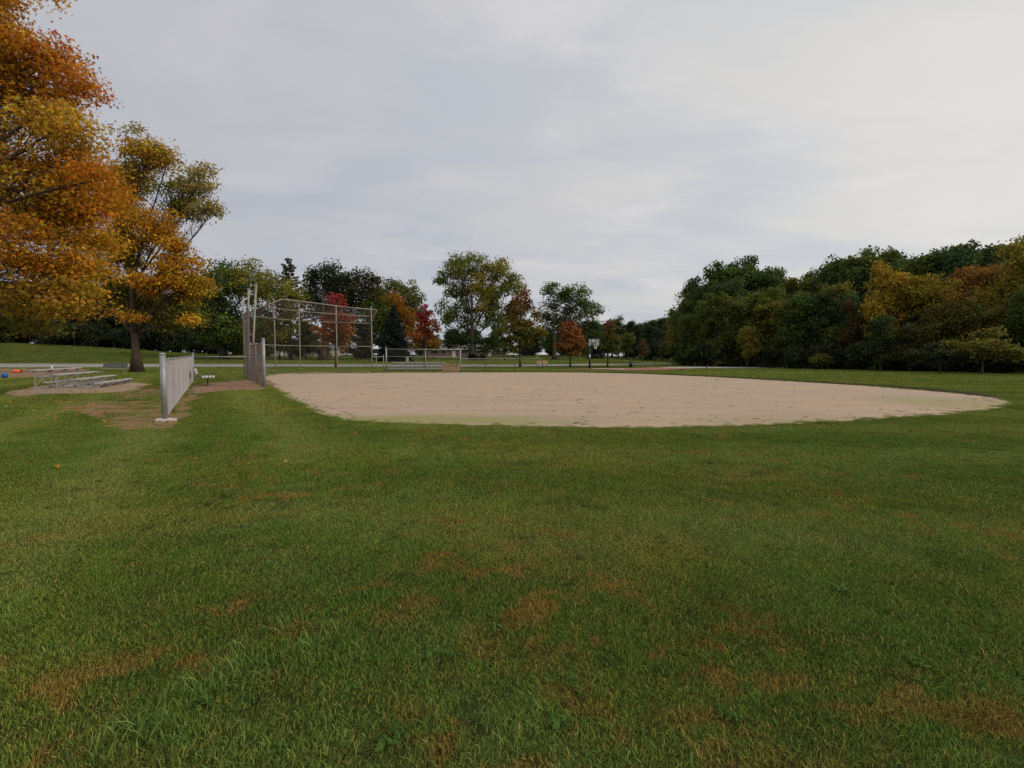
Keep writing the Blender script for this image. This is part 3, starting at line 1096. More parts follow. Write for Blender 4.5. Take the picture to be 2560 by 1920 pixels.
# parked van, seen from the rear
def van():
    q = base_at(1279, 150)
    t = thing('van', 'white parked van partly hidden behind the brown-green maple trunk', 'van', q, R(8))
    pr = [(-0.95, 0.35), (0.95, 0.35), (1.0, 0.9), (0.93, 1.25), (0.78, 1.95), (0.6, 2.05), (-0.6, 2.05), (-0.78, 1.95), (-0.93, 1.25), (-1.0, 0.9)]
    vs_ = [(x, 0, z) for x, z in pr] + [(x * 0.99, 2.6, z) for x, z in pr] + [(x * 0.97, 4.4, min(z, 1.15)) for x, z in pr]
    n = len(pr)
    fs = [tuple(range(n - 1, -1, -1)), tuple(2 * n + k for k in range(n))]
    for j in range(2):
        for k in range(n):
            fs.append((j * n + k, j * n + (k + 1) % n, (j + 1) * n + (k + 1) % n, (j + 1) * n + k))
    MB().add(vs_, fs[::-1]).build('body', M['white'], t)
    MB().obox((0, -0.012, 1.58), (0.62, 0, 0), (0, 0.006, 0), (0, 0, 0.28)).build('rear_window', M['glass'], t)
    for s in (-1, 1):
        MB().obox((0.84 * s, -0.012, 1.0), (0.08, 0, 0), (0, 0.006, 0), (0, 0, 0.16)).build('tail_light', M['red'], t)
        for y in (0.75, 3.5):
            mb = MB().tube([(0.72 * s, y, 0.32), (0.99 * s, y, 0.32)], 0.33, 14)
            mb.build('wheel', M['black'], t)
    MB().box(-0.95, 0.95, -0.06, -0.003, 0.36, 0.55).build('bumper', M['darkmetal'], t)


van()


# far houses
def house(label, px, Y, wd, dp, wall_h, roof_h, wall_m, rz, wins, door):
    q = base_at(px, Y)
    t = thing('house', label, 'house', (q.x, q.y, q.z - 0.3), rz)
    MB().box(-wd / 2, wd / 2, 0, dp, 0, wall_h).build('wall', wall_m, t)
    e = 0.5
    w2 = wd / 2 + e
    vs_ = [(-w2, -e, wall_h), (w2, -e, wall_h), (w2, dp + e, wall_h), (-w2, dp + e, wall_h), (-w2 + 1.5, dp / 2, wall_h + roof_h), (w2 - 1.5, dp / 2, wall_h + roof_h)]
    rf = MB().add(vs_, [(0, 1, 5, 4), (1, 2, 5), (2, 3, 4, 5), (3, 0, 4), (3, 2, 1, 0)]).build('roof', M['roof'], t)
    MB().box(wd * 0.2, wd * 0.2 + 0.7, dp / 2 + 0.3, dp / 2 + 1.0, wall_h + roof_h * 0.6, wall_h + roof_h + 0.8).build('chimney', M['brick'], rf)
    MB().box(-w2, w2, -e - 0.05, -e - 0.005, wall_h - 0.22, wall_h + 0.02).build('fascia', M['white'], t)
    for x in wins:
        f = MB().box(x - 0.75, x + 0.75, -0.06, -0.004, 1.0, 2.3).build('window', M['white'], t)
        MB().box(x - 0.66, x - 0.03, -0.08, -0.062, 1.08, 2.22).build('pane', M['glass'], f)
        MB().box(x + 0.03, x + 0.66, -0.08, -0.062, 1.08, 2.22).build('pane', M['glass'], f)
    MB().box(door - 0.5, door + 0.5, -0.05, -0.004, 0.2, 2.25).build('door', M['white'], t)


house('brick bungalow with grey hip roof seen past the red maple', 1122, 150, 15, 8, 2.6, 1.6, M['brick'], R(3), (-4.5, -1.5, 4.6), 1.5)
house('dark low brick house behind the tall cottonwood and maple', 1222, 175, 13, 8, 2.4, 1.2, M['brick'], R(-4), (-3.6, 3.2), 0.4)
house('pale sided house glimpsed under the trees left of the backstop', 690, 165, 13, 8, 2.7, 1.8, M['siding'], R(10), (-4, -1, 4), 1.6)
house('low pale house glimpsed under branches behind the red tree', 782, 180, 13, 8, 2.7, 1.8, M['siding'], R(-6), (-4, -1, 4), 1.6)
# ------------------------------------------------------------------ trees
def leaves(C, size, star=False, up=0.5, seed=0, out=None):
    """leaf faces at points C (n,3); returns V, F"""
    r = np.random.default_rng(seed)
    n = len(C)
    nrm = r.normal(0, 1, (n, 3)) * 0.75
    nrm[:, 2] += up * r.choice([1, 1, -0.4], n)
    if out is not None:                 # leaves face outwards from their clump
        nrm = nrm * 0.62 + out * 0.85
    nrm /= np.linalg.norm(nrm, axis=1)[:, None] + 1e-9
    a = r.normal(0, 1, (n, 3))
    u = np.cross(nrm, a)
    u /= np.linalg.norm(u, axis=1)[:, None] + 1e-9
    v = np.cross(nrm, u)
    L = (size * r.uniform(0.45, 1.35, n))[:, None]
    if not star:
        w_ = L * r.uniform(0.5, 0.8, n)[:, None]
        curl = nrm * L * r.uniform(-0.25, 0.25, n)[:, None]
        V = np.stack([C - u * L, C - v * w_ + curl, C + u * L, C + v * w_ + curl], 1).reshape(-1, 3)
        Fc = np.arange(n * 4).reshape(n, 4)
        return V, Fc, 4
    # lobed leaf: a long centre lobe and two side lobes
    Vs = []
    stem = C - u * L * 0.55
    for ang, ln, wd in ((0, 1.5, 0.34), (0.95, 1.05, 0.28), (-0.95, 1.05, 0.28)):
        d = u * math.cos(ang) + v * math.sin(ang)
        e = -u * math.sin(ang) + v * math.cos(ang)
        dro = -nrm * L * 0.15 * abs(ang)
        Vs.append(np.stack([stem, stem + d * L * ln * 0.5 - e * L * wd, stem + d * L * ln + dro, stem + d * L * ln * 0.5 + e * L * wd], 1))
    V = np.stack(Vs, 1).reshape(-1, 3)
    Fc = np.arange(n * 12).reshape(n * 3, 4)
    return V, Fc, 12


def crown_points(lobes, nclus, kleaf, cs, seed, shell=0.62, flat=0.62):
    """cluster centres in a union of ellipsoids, then leaves round each centre"""
    r = np.random.default_rng(seed)
    wts = np.array([l[6] * (l[3] * l[4] * l[5]) ** (0.72) for l in lobes])
    cnt = np.maximum(4, (nclus * wts / wts.sum()).astype(int))
    CC, LI, ED = [], [], []
    for i, (l, m) in enumerate(zip(lobes, cnt)):
        # branch clumps first, then leaf sprays over the upper shell of each clump
        ns = int(np.clip(m / 8, 4, 40))
        d = r.normal(0, 1, (ns, 3))
        d /= np.linalg.norm(d, axis=1)[:, None]
        q = np.where(r.random(ns) < shell + 0.15, r.uniform(0.62, 0.88, ns), r.random(ns) ** 0.5 * 0.7)
        S = d * q[:, None]
        w_ = r.integers(0, ns, m)
        e = r.normal(0, 1, (m, 3))
        e[:, 2] += 0.45
        e /= np.linalg.norm(e, axis=1)[:, None]
        sr = r.uniform(0.22, 0.42, ns)[w_]
        pt_ = S[w_] + e * (sr * r.uniform(0.55, 1.0, m))[:, None]
        CC.append(np.array(l[:3]) + pt_ * np.array(l[3:6]))
        LI.append(np.full(m, i))
        od = e + 0.5 * pt_
        ED.append(od / (np.linalg.norm(od, axis=1)[:, None] + 1e-6))
    crown_points.out = np.concatenate(ED)
    CC = np.concatenate(CC)
    LI = np.concatenate(LI)
    k = np.maximum(3, (kleaf * r.gamma(3.0, 1 / 3.0, len(CC))).astype(int))
    idx = np.repeat(np.arange(len(CC)), k)
    off = np.clip(r.normal(0, 1, (len(idx), 3)), -1.7, 1.7) * cs
    off[:, 2] *= flat
    off[:, 2] -= np.abs(off[:, 0] + off[:, 1]) * 0.12
    size = r.uniform(0.7, 1.3, len(CC))[idx]
    return CC, LI, idx, CC[idx] + off * size[:, None]


def curve_pts(a, b, bow, n, r, wob=0.06):
    a, b = np.array(a, float), np.array(b, float)
    L = np.linalg.norm(b - a)
    out = []
    w_ = r.normal(0, wob * L, 3)
    for i in range(n + 1):
        t = i / n
        p = a * (1 - t) + b * t
        p = p + w_ * math.sin(math.pi * t)
        p[2] += bow * L * math.sin(math.pi * t) * (1 - t * 0.3)
        out.append(Vector(p))
    return out


def build_wood(parent, base, lobes, CC, LI, tr, top, mbark, seed, twig=0.35, trunk_lean=0.0, limb_from=0.25, thin=1.0):
    """trunk, and a branches part: limbs to each lobe and twigs to leaf clusters; all relative to base"""
    r = np.random.default_rng(seed + 99)
    tm = MB()
    H = top
    pts, rad = [], []
    wx, wy = r.normal(0, 0.012 * H, 2)
    for i in range(9):
        t = i / 8
        pts.append((wx * math.sin(3 * t) + trunk_lean * H * t, wy * math.sin(2.4 * t), -0.15 + (H + 0.15) * t))
        flare = 1 + 0.9 * math.exp(-t * H / (tr * 2.2))
        rad.append(tr * flare * (1 - 0.72 * t))
    tm.tube(pts, rad, 12)
    tm.build('trunk', mbark, parent, True)
    bm = MB()

    def trunk_at(t):
        f = t * 8
        i = min(7, int(f))
        return np.array(Vector(pts[i]).lerp(Vector(pts[i + 1]), f - i))
    for i, l in enumerate(lobes):
        c = np.array(l[:3])
        t0 = np.clip((c[2] * 0.45) / H, limb_from, 0.93)
        s = trunk_at(t0)
        lr = tr * (0.50 if len(lobes) < 7 else 0.38) * (1 - 0.5 * t0) * thin
        lp = curve_pts(s, c, 0.10, 6, r)
        bm.tube(lp, [lr * (1 - 0.62 * j / 6) for j in range(7)], 7)
        mine = np.where(LI == i)[0]
        m = int(len(mine) * twig)
        if m == 0:
            continue
        for j in r.choice(mine, m, replace=False):
            st = lp[r.integers(2, 7)]
            tw = curve_pts(np.array(st), CC[j], 0.05, 3, r, 0.09)
            r0 = max(0.012, lr * 0.20)
            bm.tube(tw, [r0, r0 * 0.7, r0 * 0.45, r0 * 0.2], 4, False)
    bm.build('branches', mbark, parent, True)


def colours(CC, LI, idx, lobe_cols, seed, jit=0.16, hue=0.10, zcol=None):
    r = np.random.default_rng(seed + 5)
    lc = np.array(lobe_cols)[LI]
    if zcol is not None:
        lc = zcol(CC, lc, r)
    cl = lc * np.exp(r.normal(0, jit, (len(CC), 1)))
    cl = cl * np.exp(r.normal(0, hue, (len(CC), 3)))
    c = cl[idx] * np.exp(r.normal(0, jit, (len(idx), 1))) * np.exp(r.normal(0, hue * 0.7, (len(idx), 3)))
    return np.clip(c, 0.004, 0.8)


def tree(name, label, px, Y, lobes, nclus, kleaf, cs, leaf, cols, tr, top, mbark, seed, group=None, star=False, base=None,
         jit=0.16, hue=0.10, zcol=None, twig=0.35, shell=0.62, lean=0.0, limb_from=0.25, thin=1.0, cat='tree', flat=0.62):
    """lobes: (px, py, half-width px, half-height px, depth offset m, colour index, density)"""
    b = base if base is not None else base_at(px, Y)
    t = thing(name, label, cat, b, 0, group)
    LW = []
    for (lx, ly, rx, ry, dY, ci, dn) in lobes:
        c = at(lx, ly, Y + dY) - b
        k = (Y + dY) / F
        LW.append((c.x, c.y, c.z, rx * k, (rx + ry) / 2 * k * 0.92, ry * k, dn))
    CC, LI, idx, P = crown_points(LW, nclus, kleaf, cs, seed, shell, flat)
    lc = [cols[l[5]] for l in lobes]
    col = colours(CC, LI, idx, lc, seed, jit, hue, zcol)
    P[:, 2] = np.maximum(P[:, 2], 0.3)
    Vv, Ff, per = leaves(P, leaf, star, seed=seed, out=crown_points.out[idx])
    mesh_np('crown', Vv, Ff, M['leaf'], t, np.repeat(col, per, 0))
    build_wood(t, b, LW, CC, LI, tr, top, mbark, seed, twig, lean, limb_from, thin)
    return t


OR, OR2, YO, YL, OLV = (0.60, 0.265, 0.022), (0.64, 0.225, 0.020), (0.56, 0.31, 0.025), (0.50, 0.31, 0.03), (0.24, 0.18, 0.03)
DG, MG, YG, BG = (0.062, 0.094, 0.024), (0.105, 0.140, 0.028), (0.21, 0.205, 0.03), (0.034, 0.062, 0.034)
RD, RD2, RB = (0.50, 0.045, 0.030), (0.42, 0.10, 0.03), (0.30, 0.10, 0.035)

# the overhanging maple at the left, its trunk outside the picture
NM = base_at(-330, 20)
tree('maple_tree', 'orange maple reaching in from the left edge, its trunk out of view', -330, 20, [
    (-40, 60, 130, 130, 0, 0, 1.0), (60, 190, 130, 90, 1.5, 0, 1.0), (175, 225, 85, 42, 0.5, 1, 0.8), (130, 330, 110, 80, -0.5, 2, 1.0),
    (200, 480, 125, 85, 1.0, 1, 1.15), (80, 470, 130, 110, 0, 2, 1.1), (240, 450, 65, 55, -1, 1, 0.9), (60, 630, 130, 80, -1.0, 0, 1.0),
    (200, 640, 110, 75, 0.8, 2, 1.0), (120, 740, 130, 70, -0.5, 3, 1.0), (190, 735, 60, 45, 0.5, 0, 0.8), (-150, 300, 150, 260, 1, 3, 0.5), (-200, 640, 150, 160, 1, 3, 0.5),
    (30, 800, 110, 45, 1.5, 4, 0.7), (90, 110, 70, 60, 0.5, 1, 0.8), (20, 290, 120, 90, 1.2, 0, 1.0), (150, 560, 110, 60, 1.5, 0, 0.9), (-60, -120, 150, 120, 0, 0, 0.5)],
    2500, 32, 0.44, 0.080, [(0.58, 0.262, 0.025), (0.60, 0.228, 0.022), (0.53, 0.30, 0.03), (0.38, 0.24, 0.03), (0.17, 0.16, 0.03)], 0.42, 15, M['bark_brown'], 11, star=True, base=NM, jit=0.22, hue=0.12, twig=0.32, shell=0.5, thin=0.7, flat=0.36)

# the tall tree by the road with a bare crown on the right
tree('maple_tree', 'tall orange and yellow tree with thinning crown standing by the left fence', 345, 50, [
    (315, 330, 42, 28, 0, 5, 0.35), (375, 385, 55, 38, 0, 1, 1.0), (420, 400, 30, 35, 1, 3, 0.9), (330, 440, 60, 55, 1, 2, 1.0),
    (500, 450, 60, 50, 0, 5, 0.58), (455, 500, 65, 55, 1, 4, 0.62), (520, 545, 38, 45, 0, 5, 0.6), (300, 520, 70, 60, -1, 1, 1.0),
    (390, 560, 55, 45, -2, 0, 1.1), (300, 630, 70, 60, 0, 1, 1.0), (450, 650, 45, 75, -1, 0, 1.1), (380, 690, 60, 45, -2, 0, 1.0),
    (470, 720, 55, 45, 0, 1, 0.9), (330, 750, 70, 45, 1, 4, 0.8), (440, 790, 70, 45, 1, 4, 0.9), (250, 720, 60, 50, 1, 4, 0.8), (325, 790, 40, 20, -3, 0, 0.5), (460, 800, 30, 20, -3, 0, 0.6)],
    2500, 21, 0.52, 0.130, [(0.54, 0.27, 0.025), (0.50, 0.305, 0.03), (0.47, 0.33, 0.035), (0.34, 0.27, 0.04), (0.19, 0.185, 0.035), (0.38, 0.30, 0.095)], 0.36, 15, M['bark_brown'], 12, base=gnd(343, 930), jit=0.2, hue=0.10, twig=0.5, shell=0.55, flat=0.42)

# background park trees
tree('oak_tree', 'broad dark green tree with yellowing top left of the backstop', 560, 92, [
    (545, 700, 70, 60, 0, 1, 1), (640, 705, 75, 62, 1, 2, 1), (700, 740, 55, 62, 0, 2, 1), (520, 790, 60, 70, 0, 0, 1), (600, 800, 80, 65, -1, 1, 1),
    (690, 810, 60, 50, 1, 2, 0.9), (560, 850, 70, 30, 0, 0, 0.8), (500, 700, 28, 40, 1, 1, 0.8)],
    1300, 18, 0.72, 0.23, [DG, MG, YG], 0.5, 12, M['bark_grey'], 13)
tree('oak_tree', 'round dark oak behind the red tree in the backstop', 830, 100, [
    (815, 705, 55, 48, 0, 0, 1), (868, 715, 50, 45, 1, 0, 1), (910, 730, 50, 52, 0, 3, 1), (800, 770, 52, 55, 0, 0, 0.8), (880, 790, 75, 55, 0, 0, 1), (940, 790, 40, 60, 1, 1, 1), (780, 720, 22, 50, 1, 1, 0.7)],
    1200, 18, 0.72, 0.23, [(0.040, 0.056, 0.022), MG, YG, (0.062, 0.058, 0.022)], 0.55, 12, M['bark_grey'], 14, base=base_at(808, 96))
tree('ash_tree', 'feathery yellow-green tree behind the orange one', 1000, 112, [
    (975, 735, 42, 38, 0, 0, 1), (1020, 745, 34, 42, 0, 0, 1), (950, 760, 40, 50, 0, 0, 1), (1030, 790, 25, 40, 0, 1, 1)],
    650, 17, 0.66, 0.23, [(0.14, 0.15, 0.035), MG], 0.35, 14, M['bark_grey'], 15)
tree('maple_tree', 'rusty orange tree standing behind the dark blue spruce', 985, 106, [
    (975, 775, 48, 42, 0, 0, 1), (1015, 810, 38, 45, 0, 0, 1), (955, 830, 40, 40, 0, 1, 1), (1000, 855, 40, 30, 0, 1, 1), (935, 790, 26, 40, 0, 2, 0.8)],
    700, 17, 0.62, 0.22, [(0.36, 0.17, 0.025), (0.20, 0.13, 0.03), MG], 0.3, 11, M['bark_grey'], 16)


def redmaple(label, px, pyb, top_, w_, cols, n, seed, flip=1, Y=None):
    b = gnd(px, pyb)
    Y = b.y
    by = 893
    H = by - top_
    z0 = at(px, top_, Y).z - b.z
    zb = at(px, by, Y).z - b.z

    def zc(CC, lc, r):
        t = np.clip((CC[:, 2] - zb) / (z0 - zb) + r.normal(0, 0.10, len(CC)), 0, 0.999)
        k = np.array(cols)
        f = t * (len(k) - 1)
        i = f.astype(int)
        return k[i] * (1 - (f - i))[:, None] + k[i + 1] * (f - i)[:, None]
    c = px
    L = [(c, top_ + H * 0.15, w_ * 0.42, H * 0.16, 0, 0, 0.9), (c - w_ * 0.15, top_ + H * 0.36, w_ * 0.55, H * 0.18, 0, 0, 1), (c + w_ * 0.2, top_ + H * 0.42, w_ * 0.62, H * 0.18, 0.4, 0, 1),
         (c - w_ * 0.35, top_ + H * 0.62, w_ * 0.6, H * 0.16, -0.4, 0, 1), (c + w_ * 0.35, top_ + H * 0.64, w_ * 0.6, H * 0.15, 0, 0, 1), (c, top_ + H * 0.80, w_ * 0.66, H * 0.13, 0, 0, 0.9)]
    return tree('maple_tree', label, px, Y, L, n, 15, 0.30, 0.15, [cols[0]], 0.13, z0 * 0.7, M['bark_grey'], seed, base=b, zcol=zc, jit=0.18, hue=0.08, twig=0.6, thin=0.6)


redmaple('bright red young maple seen through the backstop mesh', 840, 918.5, 728, 56, [(0.24, 0.16, 0.03), (0.34, 0.15, 0.03), (0.34, 0.11, 0.035), (0.36, 0.075, 0.055), (0.37, 0.07, 0.065)], 380, 21)
redmaple('crimson-topped young maple behind the far dugout fence', 1062, 917.5, 758, 48, [(0.15, 0.15, 0.03), (0.30, 0.16, 0.03), (0.29, 0.085, 0.03), (0.26, 0.035, 0.032), (0.24, 0.03, 0.038)], 340, 22)
redmaple('brown-green round maple right of the tall cottonwood', 1301, 918, 722, 66, [(0.14, 0.15, 0.03), (0.15, 0.15, 0.03), (0.19, 0.145, 0.035), (0.20, 0.12, 0.038), (0.27, 0.09, 0.042)], 640, 23)
redmaple('small orange maple just left of the basketball hoop', 1426, 917.5, 802, 38, [(0.22, 0.135, 0.035), (0.28, 0.125, 0.038), (0.31, 0.115, 0.042), (0.31, 0.10, 0.042)], 320, 24)
redmaple('small green maple with rusty top just right of the basketball hoop', 1519, 917.3, 803, 38, [(0.09, 0.125, 0.028), (0.10, 0.125, 0.028), (0.13, 0.12, 0.03), (0.26, 0.10, 0.04)], 260, 25)

tree('cottonwood_tree', 'tall open cottonwood with yellow-green crown above the far fence', 1180, 100, [
    (1150, 670, 45, 42, 0, 0, 1), (1195, 660, 35, 30, 1, 0, 0.9), (1245, 670, 38, 35, 0, 1, 1), (1110, 700, 26, 22, 0, 2, 0.9), (1290, 715, 35, 30, 0, 0, 1),
    (1200, 720, 45, 38, -1, 1, 1), (1150, 740, 35, 40, 1, 0, 0.9), (1250, 740, 42, 35, 0, 0, 0.9), (1210, 770, 30, 38, -1, 1, 0.8), (1120, 790, 28, 40, 0, 2, 0.8),
    (1165, 800, 45, 35, 0, 2, 0.8), (1240, 800, 40, 40, 0, 2, 0.9), (1180, 850, 60, 30, 0, 3, 0.9), (1225, 860, 40, 28, 0, 3, 0.8), (1130, 850, 30, 30, 1, 3, 0.7)],
    1700, 16, 0.62, 0.20, [(0.19, 0.205, 0.03), (0.28, 0.235, 0.03), (0.13, 0.16, 0.03), DG], 0.46, 13, M['bark_grey'], 31, base=base_at(1180, 98), twig=0.45)
tree('cottonwood_tree', 'green cottonwood with bare twigs on top behind the hoop', 1390, 104, [
    (1390, 735, 40, 30, 0, 0, 1), (1445, 745, 35, 32, 0, 0, 1), (1475, 775, 28, 26, 0, 0, 0.9), (1375, 790, 28, 45, 0, 1, 0.8), (1430, 800, 40, 40, 0, 1, 0.9), (1470, 830, 36, 30, 0, 1, 0.9),
    (1385, 850, 36, 38, 0, 1, 0.9), (1440, 860, 40, 30, 0, 1, 0.9)],
    1050, 16, 0.62, 0.20, [(0.115, 0.155, 0.034), (0.08, 0.115, 0.03)], 0.36, 8.5, M['bark_grey'], 32, base=base_at(1386, 100), twig=0.5)


# conifers
def conifer(name, label, px, Y, top_, wpx, by, col, seed, gaps=False, cat='tree'):
    b = base_at(px, Y)
    r = np.random.default_rng(seed)
    t = thing(name, label, cat, b)
    H = at(px, top_, Y).z - b.z
    Rm = wpx * Y / F
    bot = at(px, by, Y).z - b.z
    P, K = [], []
    bm = MB()
    z = bot
    lev = 0
    while z < H * 0.985:
        f = (H - z) / (H - bot)
        rad = Rm * (f ** (0.7 if gaps else 0.85)) * (r.uniform(0.35, 1.15) if gaps else r.uniform(0.88, 1.06)) + 0.15
        nb = int(r.integers(3, 6)) if gaps else int(7 + 5 * f)
        a0 = r.uniform(0, 6.28)
        for k in range(nb):
            a = a0 + 6.283 * k / nb + r.normal(0, 0.15)
            L = rad * r.uniform(0.75, 1.08)
            tip = np.array([math.cos(a) * L, math.sin(a) * L, z + (L * 0.22 if gaps else -L * 0.18)])
            st = np.array([0, 0, z])
            bm.tube([Vector(st), Vector(tip)], [0.05, 0.012], 4, False)
            m = int(max(6, L * (34 if gaps else 20)))
            s = r.uniform(0.35 if gaps else 0.15, 1.02, m)
            side = np.array([-math.sin(a), math.cos(a), 0])
            sp = (1.05 - s) * L * 0.42 + 0.12
            q = st + (tip - st) * s[:, None] + side * (r.normal(0, 0.5, m) * sp)[:, None]
            q[:, 2] += r.normal(0, 0.10 if gaps else 0.14, m) + (0.0 if gaps else -0.10 * np.abs(r.normal(0, 1, m)))
            P.append(q)
            K.append(np.full(m, math.exp(r.normal(0, 0.16))))
        z += (0.50 + 0.35 * f if gaps else 0.42) * r.uniform(0.8, 1.2)
        lev += 1
    P = np.concatenate(P)
    K = np.concatenate(K)
    c = np.array(col)[None] * (K * np.exp(r.normal(0, 0.2, len(P))))[:, None]
    Vv, Ff, per = leaves(P, 0.19, False, 0.3, seed)
    mesh_np('crown', Vv, Ff, M['leaf'], t, np.repeat(c, per, 0))
    tm = MB()
    tm.tube([(0, 0, -0.1), (0.03, 0, H * 0.5), (0, 0, H * 0.99)], [H * 0.018, H * 0.011, 0.02], 9)
    tm.build('trunk', M['bark_grey'], t, True)
    bm.build('branches', M['bark_grey'], t)
    return t


conifer('pine_tree', 'layered white pine with gaps between its limbs behind the backstop', 728, 96, 640, 74, 880, (0.075, 0.090, 0.036), 41, True)
conifer('spruce_tree', 'dark blue-green spruce behind the gap beside the backstop', 985, 88, 757, 50, 898, (0.028, 0.043, 0.034), 42)
conifer('spruce_tree', 'small dark spruce behind the basketball hoop', 1489, 118, 798, 26, 900, (0.026, 0.038, 0.036), 43)


# ------------------------------------------------------------------ woodland prototypes, copied
def proto(seed, kind):
    """a neutral crown of height 1 in its own units (10 m tall, 7 m wide) tinted by the object's colour"""
    r = np.random.default_rng(seed)
    L = []
    if kind == 'tree':
        for i in range(9):
            z = 3.2 + 5.6 * (i / 8) + r.normal(0, 0.3)
            k = math.sin(math.pi * np.clip((z - 1.2) / 9.4, 0.05, 0.95))
            a = r.uniform(0, 6.28)
            d = r.uniform(0.5, 1.7) * k
            q = r.uniform(1.1, 1.7) * (0.6 + 0.5 * k)
            L.append((d * math.cos(a), d * math.sin(a), z, q * 1.15, q * 1.15, q * 0.85, 1.0))
        return L, 560, 17, 0.40, 0.145, 0.17, 8.0
    if kind == 'full':
        for i in range(14):
            z = 1.3 + 7.2 * (i / 13) ** 0.85 + r.normal(0, 0.25)
            k = math.sin(math.pi * np.clip((z + 1.5) / 13.2, 0.05, 0.95))
            a = r.uniform(0, 6.28)
            d = r.uniform(0.5, 1.7) * k
            q = r.uniform(1.1, 1.7) * (0.6 + 0.5 * k)
            L.append((d * math.cos(a), d * math.sin(a), z, q * 1.2, q * 1.2, q * 0.85, 1.0))
        for j in range(3):
            a = r.uniform(0, 6.28)
            d = r.uniform(0.3, 1.5)
            L.append((d * math.cos(a), d * math.sin(a), r.uniform(8.7, 9.3), 0.65, 0.65, 0.75, 0.55))
        return L, 860, 18, 0.36, 0.140, 0.17, 8.0
    if kind == 'low':
        for i in range(7):
            a = r.uniform(0, 6.28)
            d = r.uniform(0.2, 1.6)
            q = r.uniform(0.8, 1.3)
            L.append((d * math.cos(a), d * math.sin(a), r.uniform(0.8, 3.4), q, q, q * 0.9, 1.0))
        return L, 260, 14, 0.36, 0.15, 0.07, 2.6
    if kind == 'layer':
        for i in range(7):
            a = r.uniform(0, 6.28)
            d = r.uniform(0.4, 2.1)
            L.append((d * math.cos(a), d * math.sin(a), 1.9 + 1.9 * r.random(), r.uniform(1.0, 1.5), r.uniform(1.0, 1.5), 0.42, 1.0))
        return L, 230, 14, 0.34, 0.15, 0.08, 3.0


protos = {}
for nm, kind, seed in (('t0', 'tree', 101), ('t1', 'tree', 102), ('t2', 'tree', 103), ('t3', 'tree', 104), ('w0', 'full', 111), ('w1', 'full', 112), ('w2', 'full', 113), ('w3', 'full', 114), ('l0', 'low', 105), ('l1', 'low', 106), ('y0', 'layer', 107)):
    L, nc, kl, cs, lf, tr, top = proto(seed, kind)
    CC, LI, idx, P = crown_points(L, nc, kl, cs, seed, 0.6)
    P[:, 2] = np.maximum(P[:, 2], 0.1)
    col = colours(CC, LI, idx, [(0.45, 0.45, 0.45)] * len(L), seed, 0.20, 0.09)
    Vv, Ff, per = leaves(P, lf, False, seed=seed, out=crown_points.out[idx])
    col = np.repeat(col, per, 0)
    protos[nm] = (L, CC, LI, P, Vv, Ff, col, tr, top, seed)
_first = {}


def plant(pn, name, label, loc, s, col, group=None, cat='tree', sz=None, rz=None, mb_='bark_grey'):
    """first use of a prototype builds its meshes; later uses share them"""
    L, CC, LI, P, Vv, Ff, col_, tr, top, seed = protos[pn]
    t = thing(name, label, cat, loc, rz if rz is not None else random.uniform(0, 6.28), group)
    t.scale = (s, s, sz or s)
    if pn not in _first:
        cr = mesh_np('crown', Vv, Ff, M['leaf'], t, col_)
        build_wood(t, None, L, CC, LI, tr, top, M[mb_], seed, 0.22)
        _first[pn] = [c for c in t.children]
    else:
        for ch in _first[pn]:
            c = ch.copy()
            link(c, t)
    for c in t.children:
        if c.name.startswith('crown'):
            c.color = (col[0] / 0.45, col[1] / 0.45, col[2] / 0.45, 1)
    return t


def plant_px(pn, name, label, px, Y, top_, col, group=None, cat='tree', wide=1.0, pyb=None, hfull=None):
    """stand a prototype so that its top reaches row top_"""
    b = base_at(px, Y)
    H = at(px, top_, Y).z - b.z
    h0 = {'t': 9.9, 'w': 9.9, 'l': 4.4, 'y': 4.3}[pn[0]]
    s = H / h0
    return plant(pn, name, label, b, s * wide, col, group, cat, s)


TT = ['t0', 't1', 't2', 't3']
GW = 'trees of the right-hand wood'
CN = ['deep green', 'mid green', 'blue-green', 'olive green', 'brownish olive']
DGc = [(0.098, 0.142, 0.034), (0.130, 0.162, 0.034), (0.078, 0.122, 0.044), (0.165, 0.180, 0.032), (0.172, 0.156, 0.032)]
# tall back row of the wood (photograph column, distance, top row, colour)
back = [(1730, 88, 705, 3), (1815, 88, 668, 1), (1862, 88, 648, 2), (1905, 87, 662, 1), (1955, 85, 690, 3), (2005, 83, 695, 0), (2050, 80, 672, 1), (2098, 78, 632, 0), (2145, 76, 648, 3), (2238, 72, 622, 0), (2285, 70, 650, 3), (2335, 68, 618, 2), (2380, 66, 632, 1), (2425, 64, 600, 0), (2475, 62, 622, 3), (2528, 60, 596, 0), (1712, 84, 735, 0), (1745, 86, 690, 2), (1790, 84, 662, 0), (1840, 85, 655, 0), (1885, 84, 655, 2), (1925, 84, 670, 0), (1980, 82, 700, 4), (2030, 80, 680, 3), (2075, 78, 655, 2),
        (2120, 76, 640, 0), (2170, 74, 625, 1), (2215, 72, 640, 2), (2260, 70, 640, 0), (2310, 68, 635, 1), (2360, 66, 625, 0), (2400, 64, 612, 2), (2450, 63, 615, 0), (2500, 60, 605, 2), (2555, 58, 600, 3), (2620, 56, 590, 0), (2700, 54, 590, 1), (2790, 52, 580, 0)]
for i, (px, Y, tp_, ci) in enumerate(back):
    plant_px('w%d' % (i % 4), 'woodland_tree', 'tall %s tree in the back row of the right-hand wood' % CN[ci], px, Y, tp_, DGc[ci], GW, wide=random.uniform(0.78, 1.0))
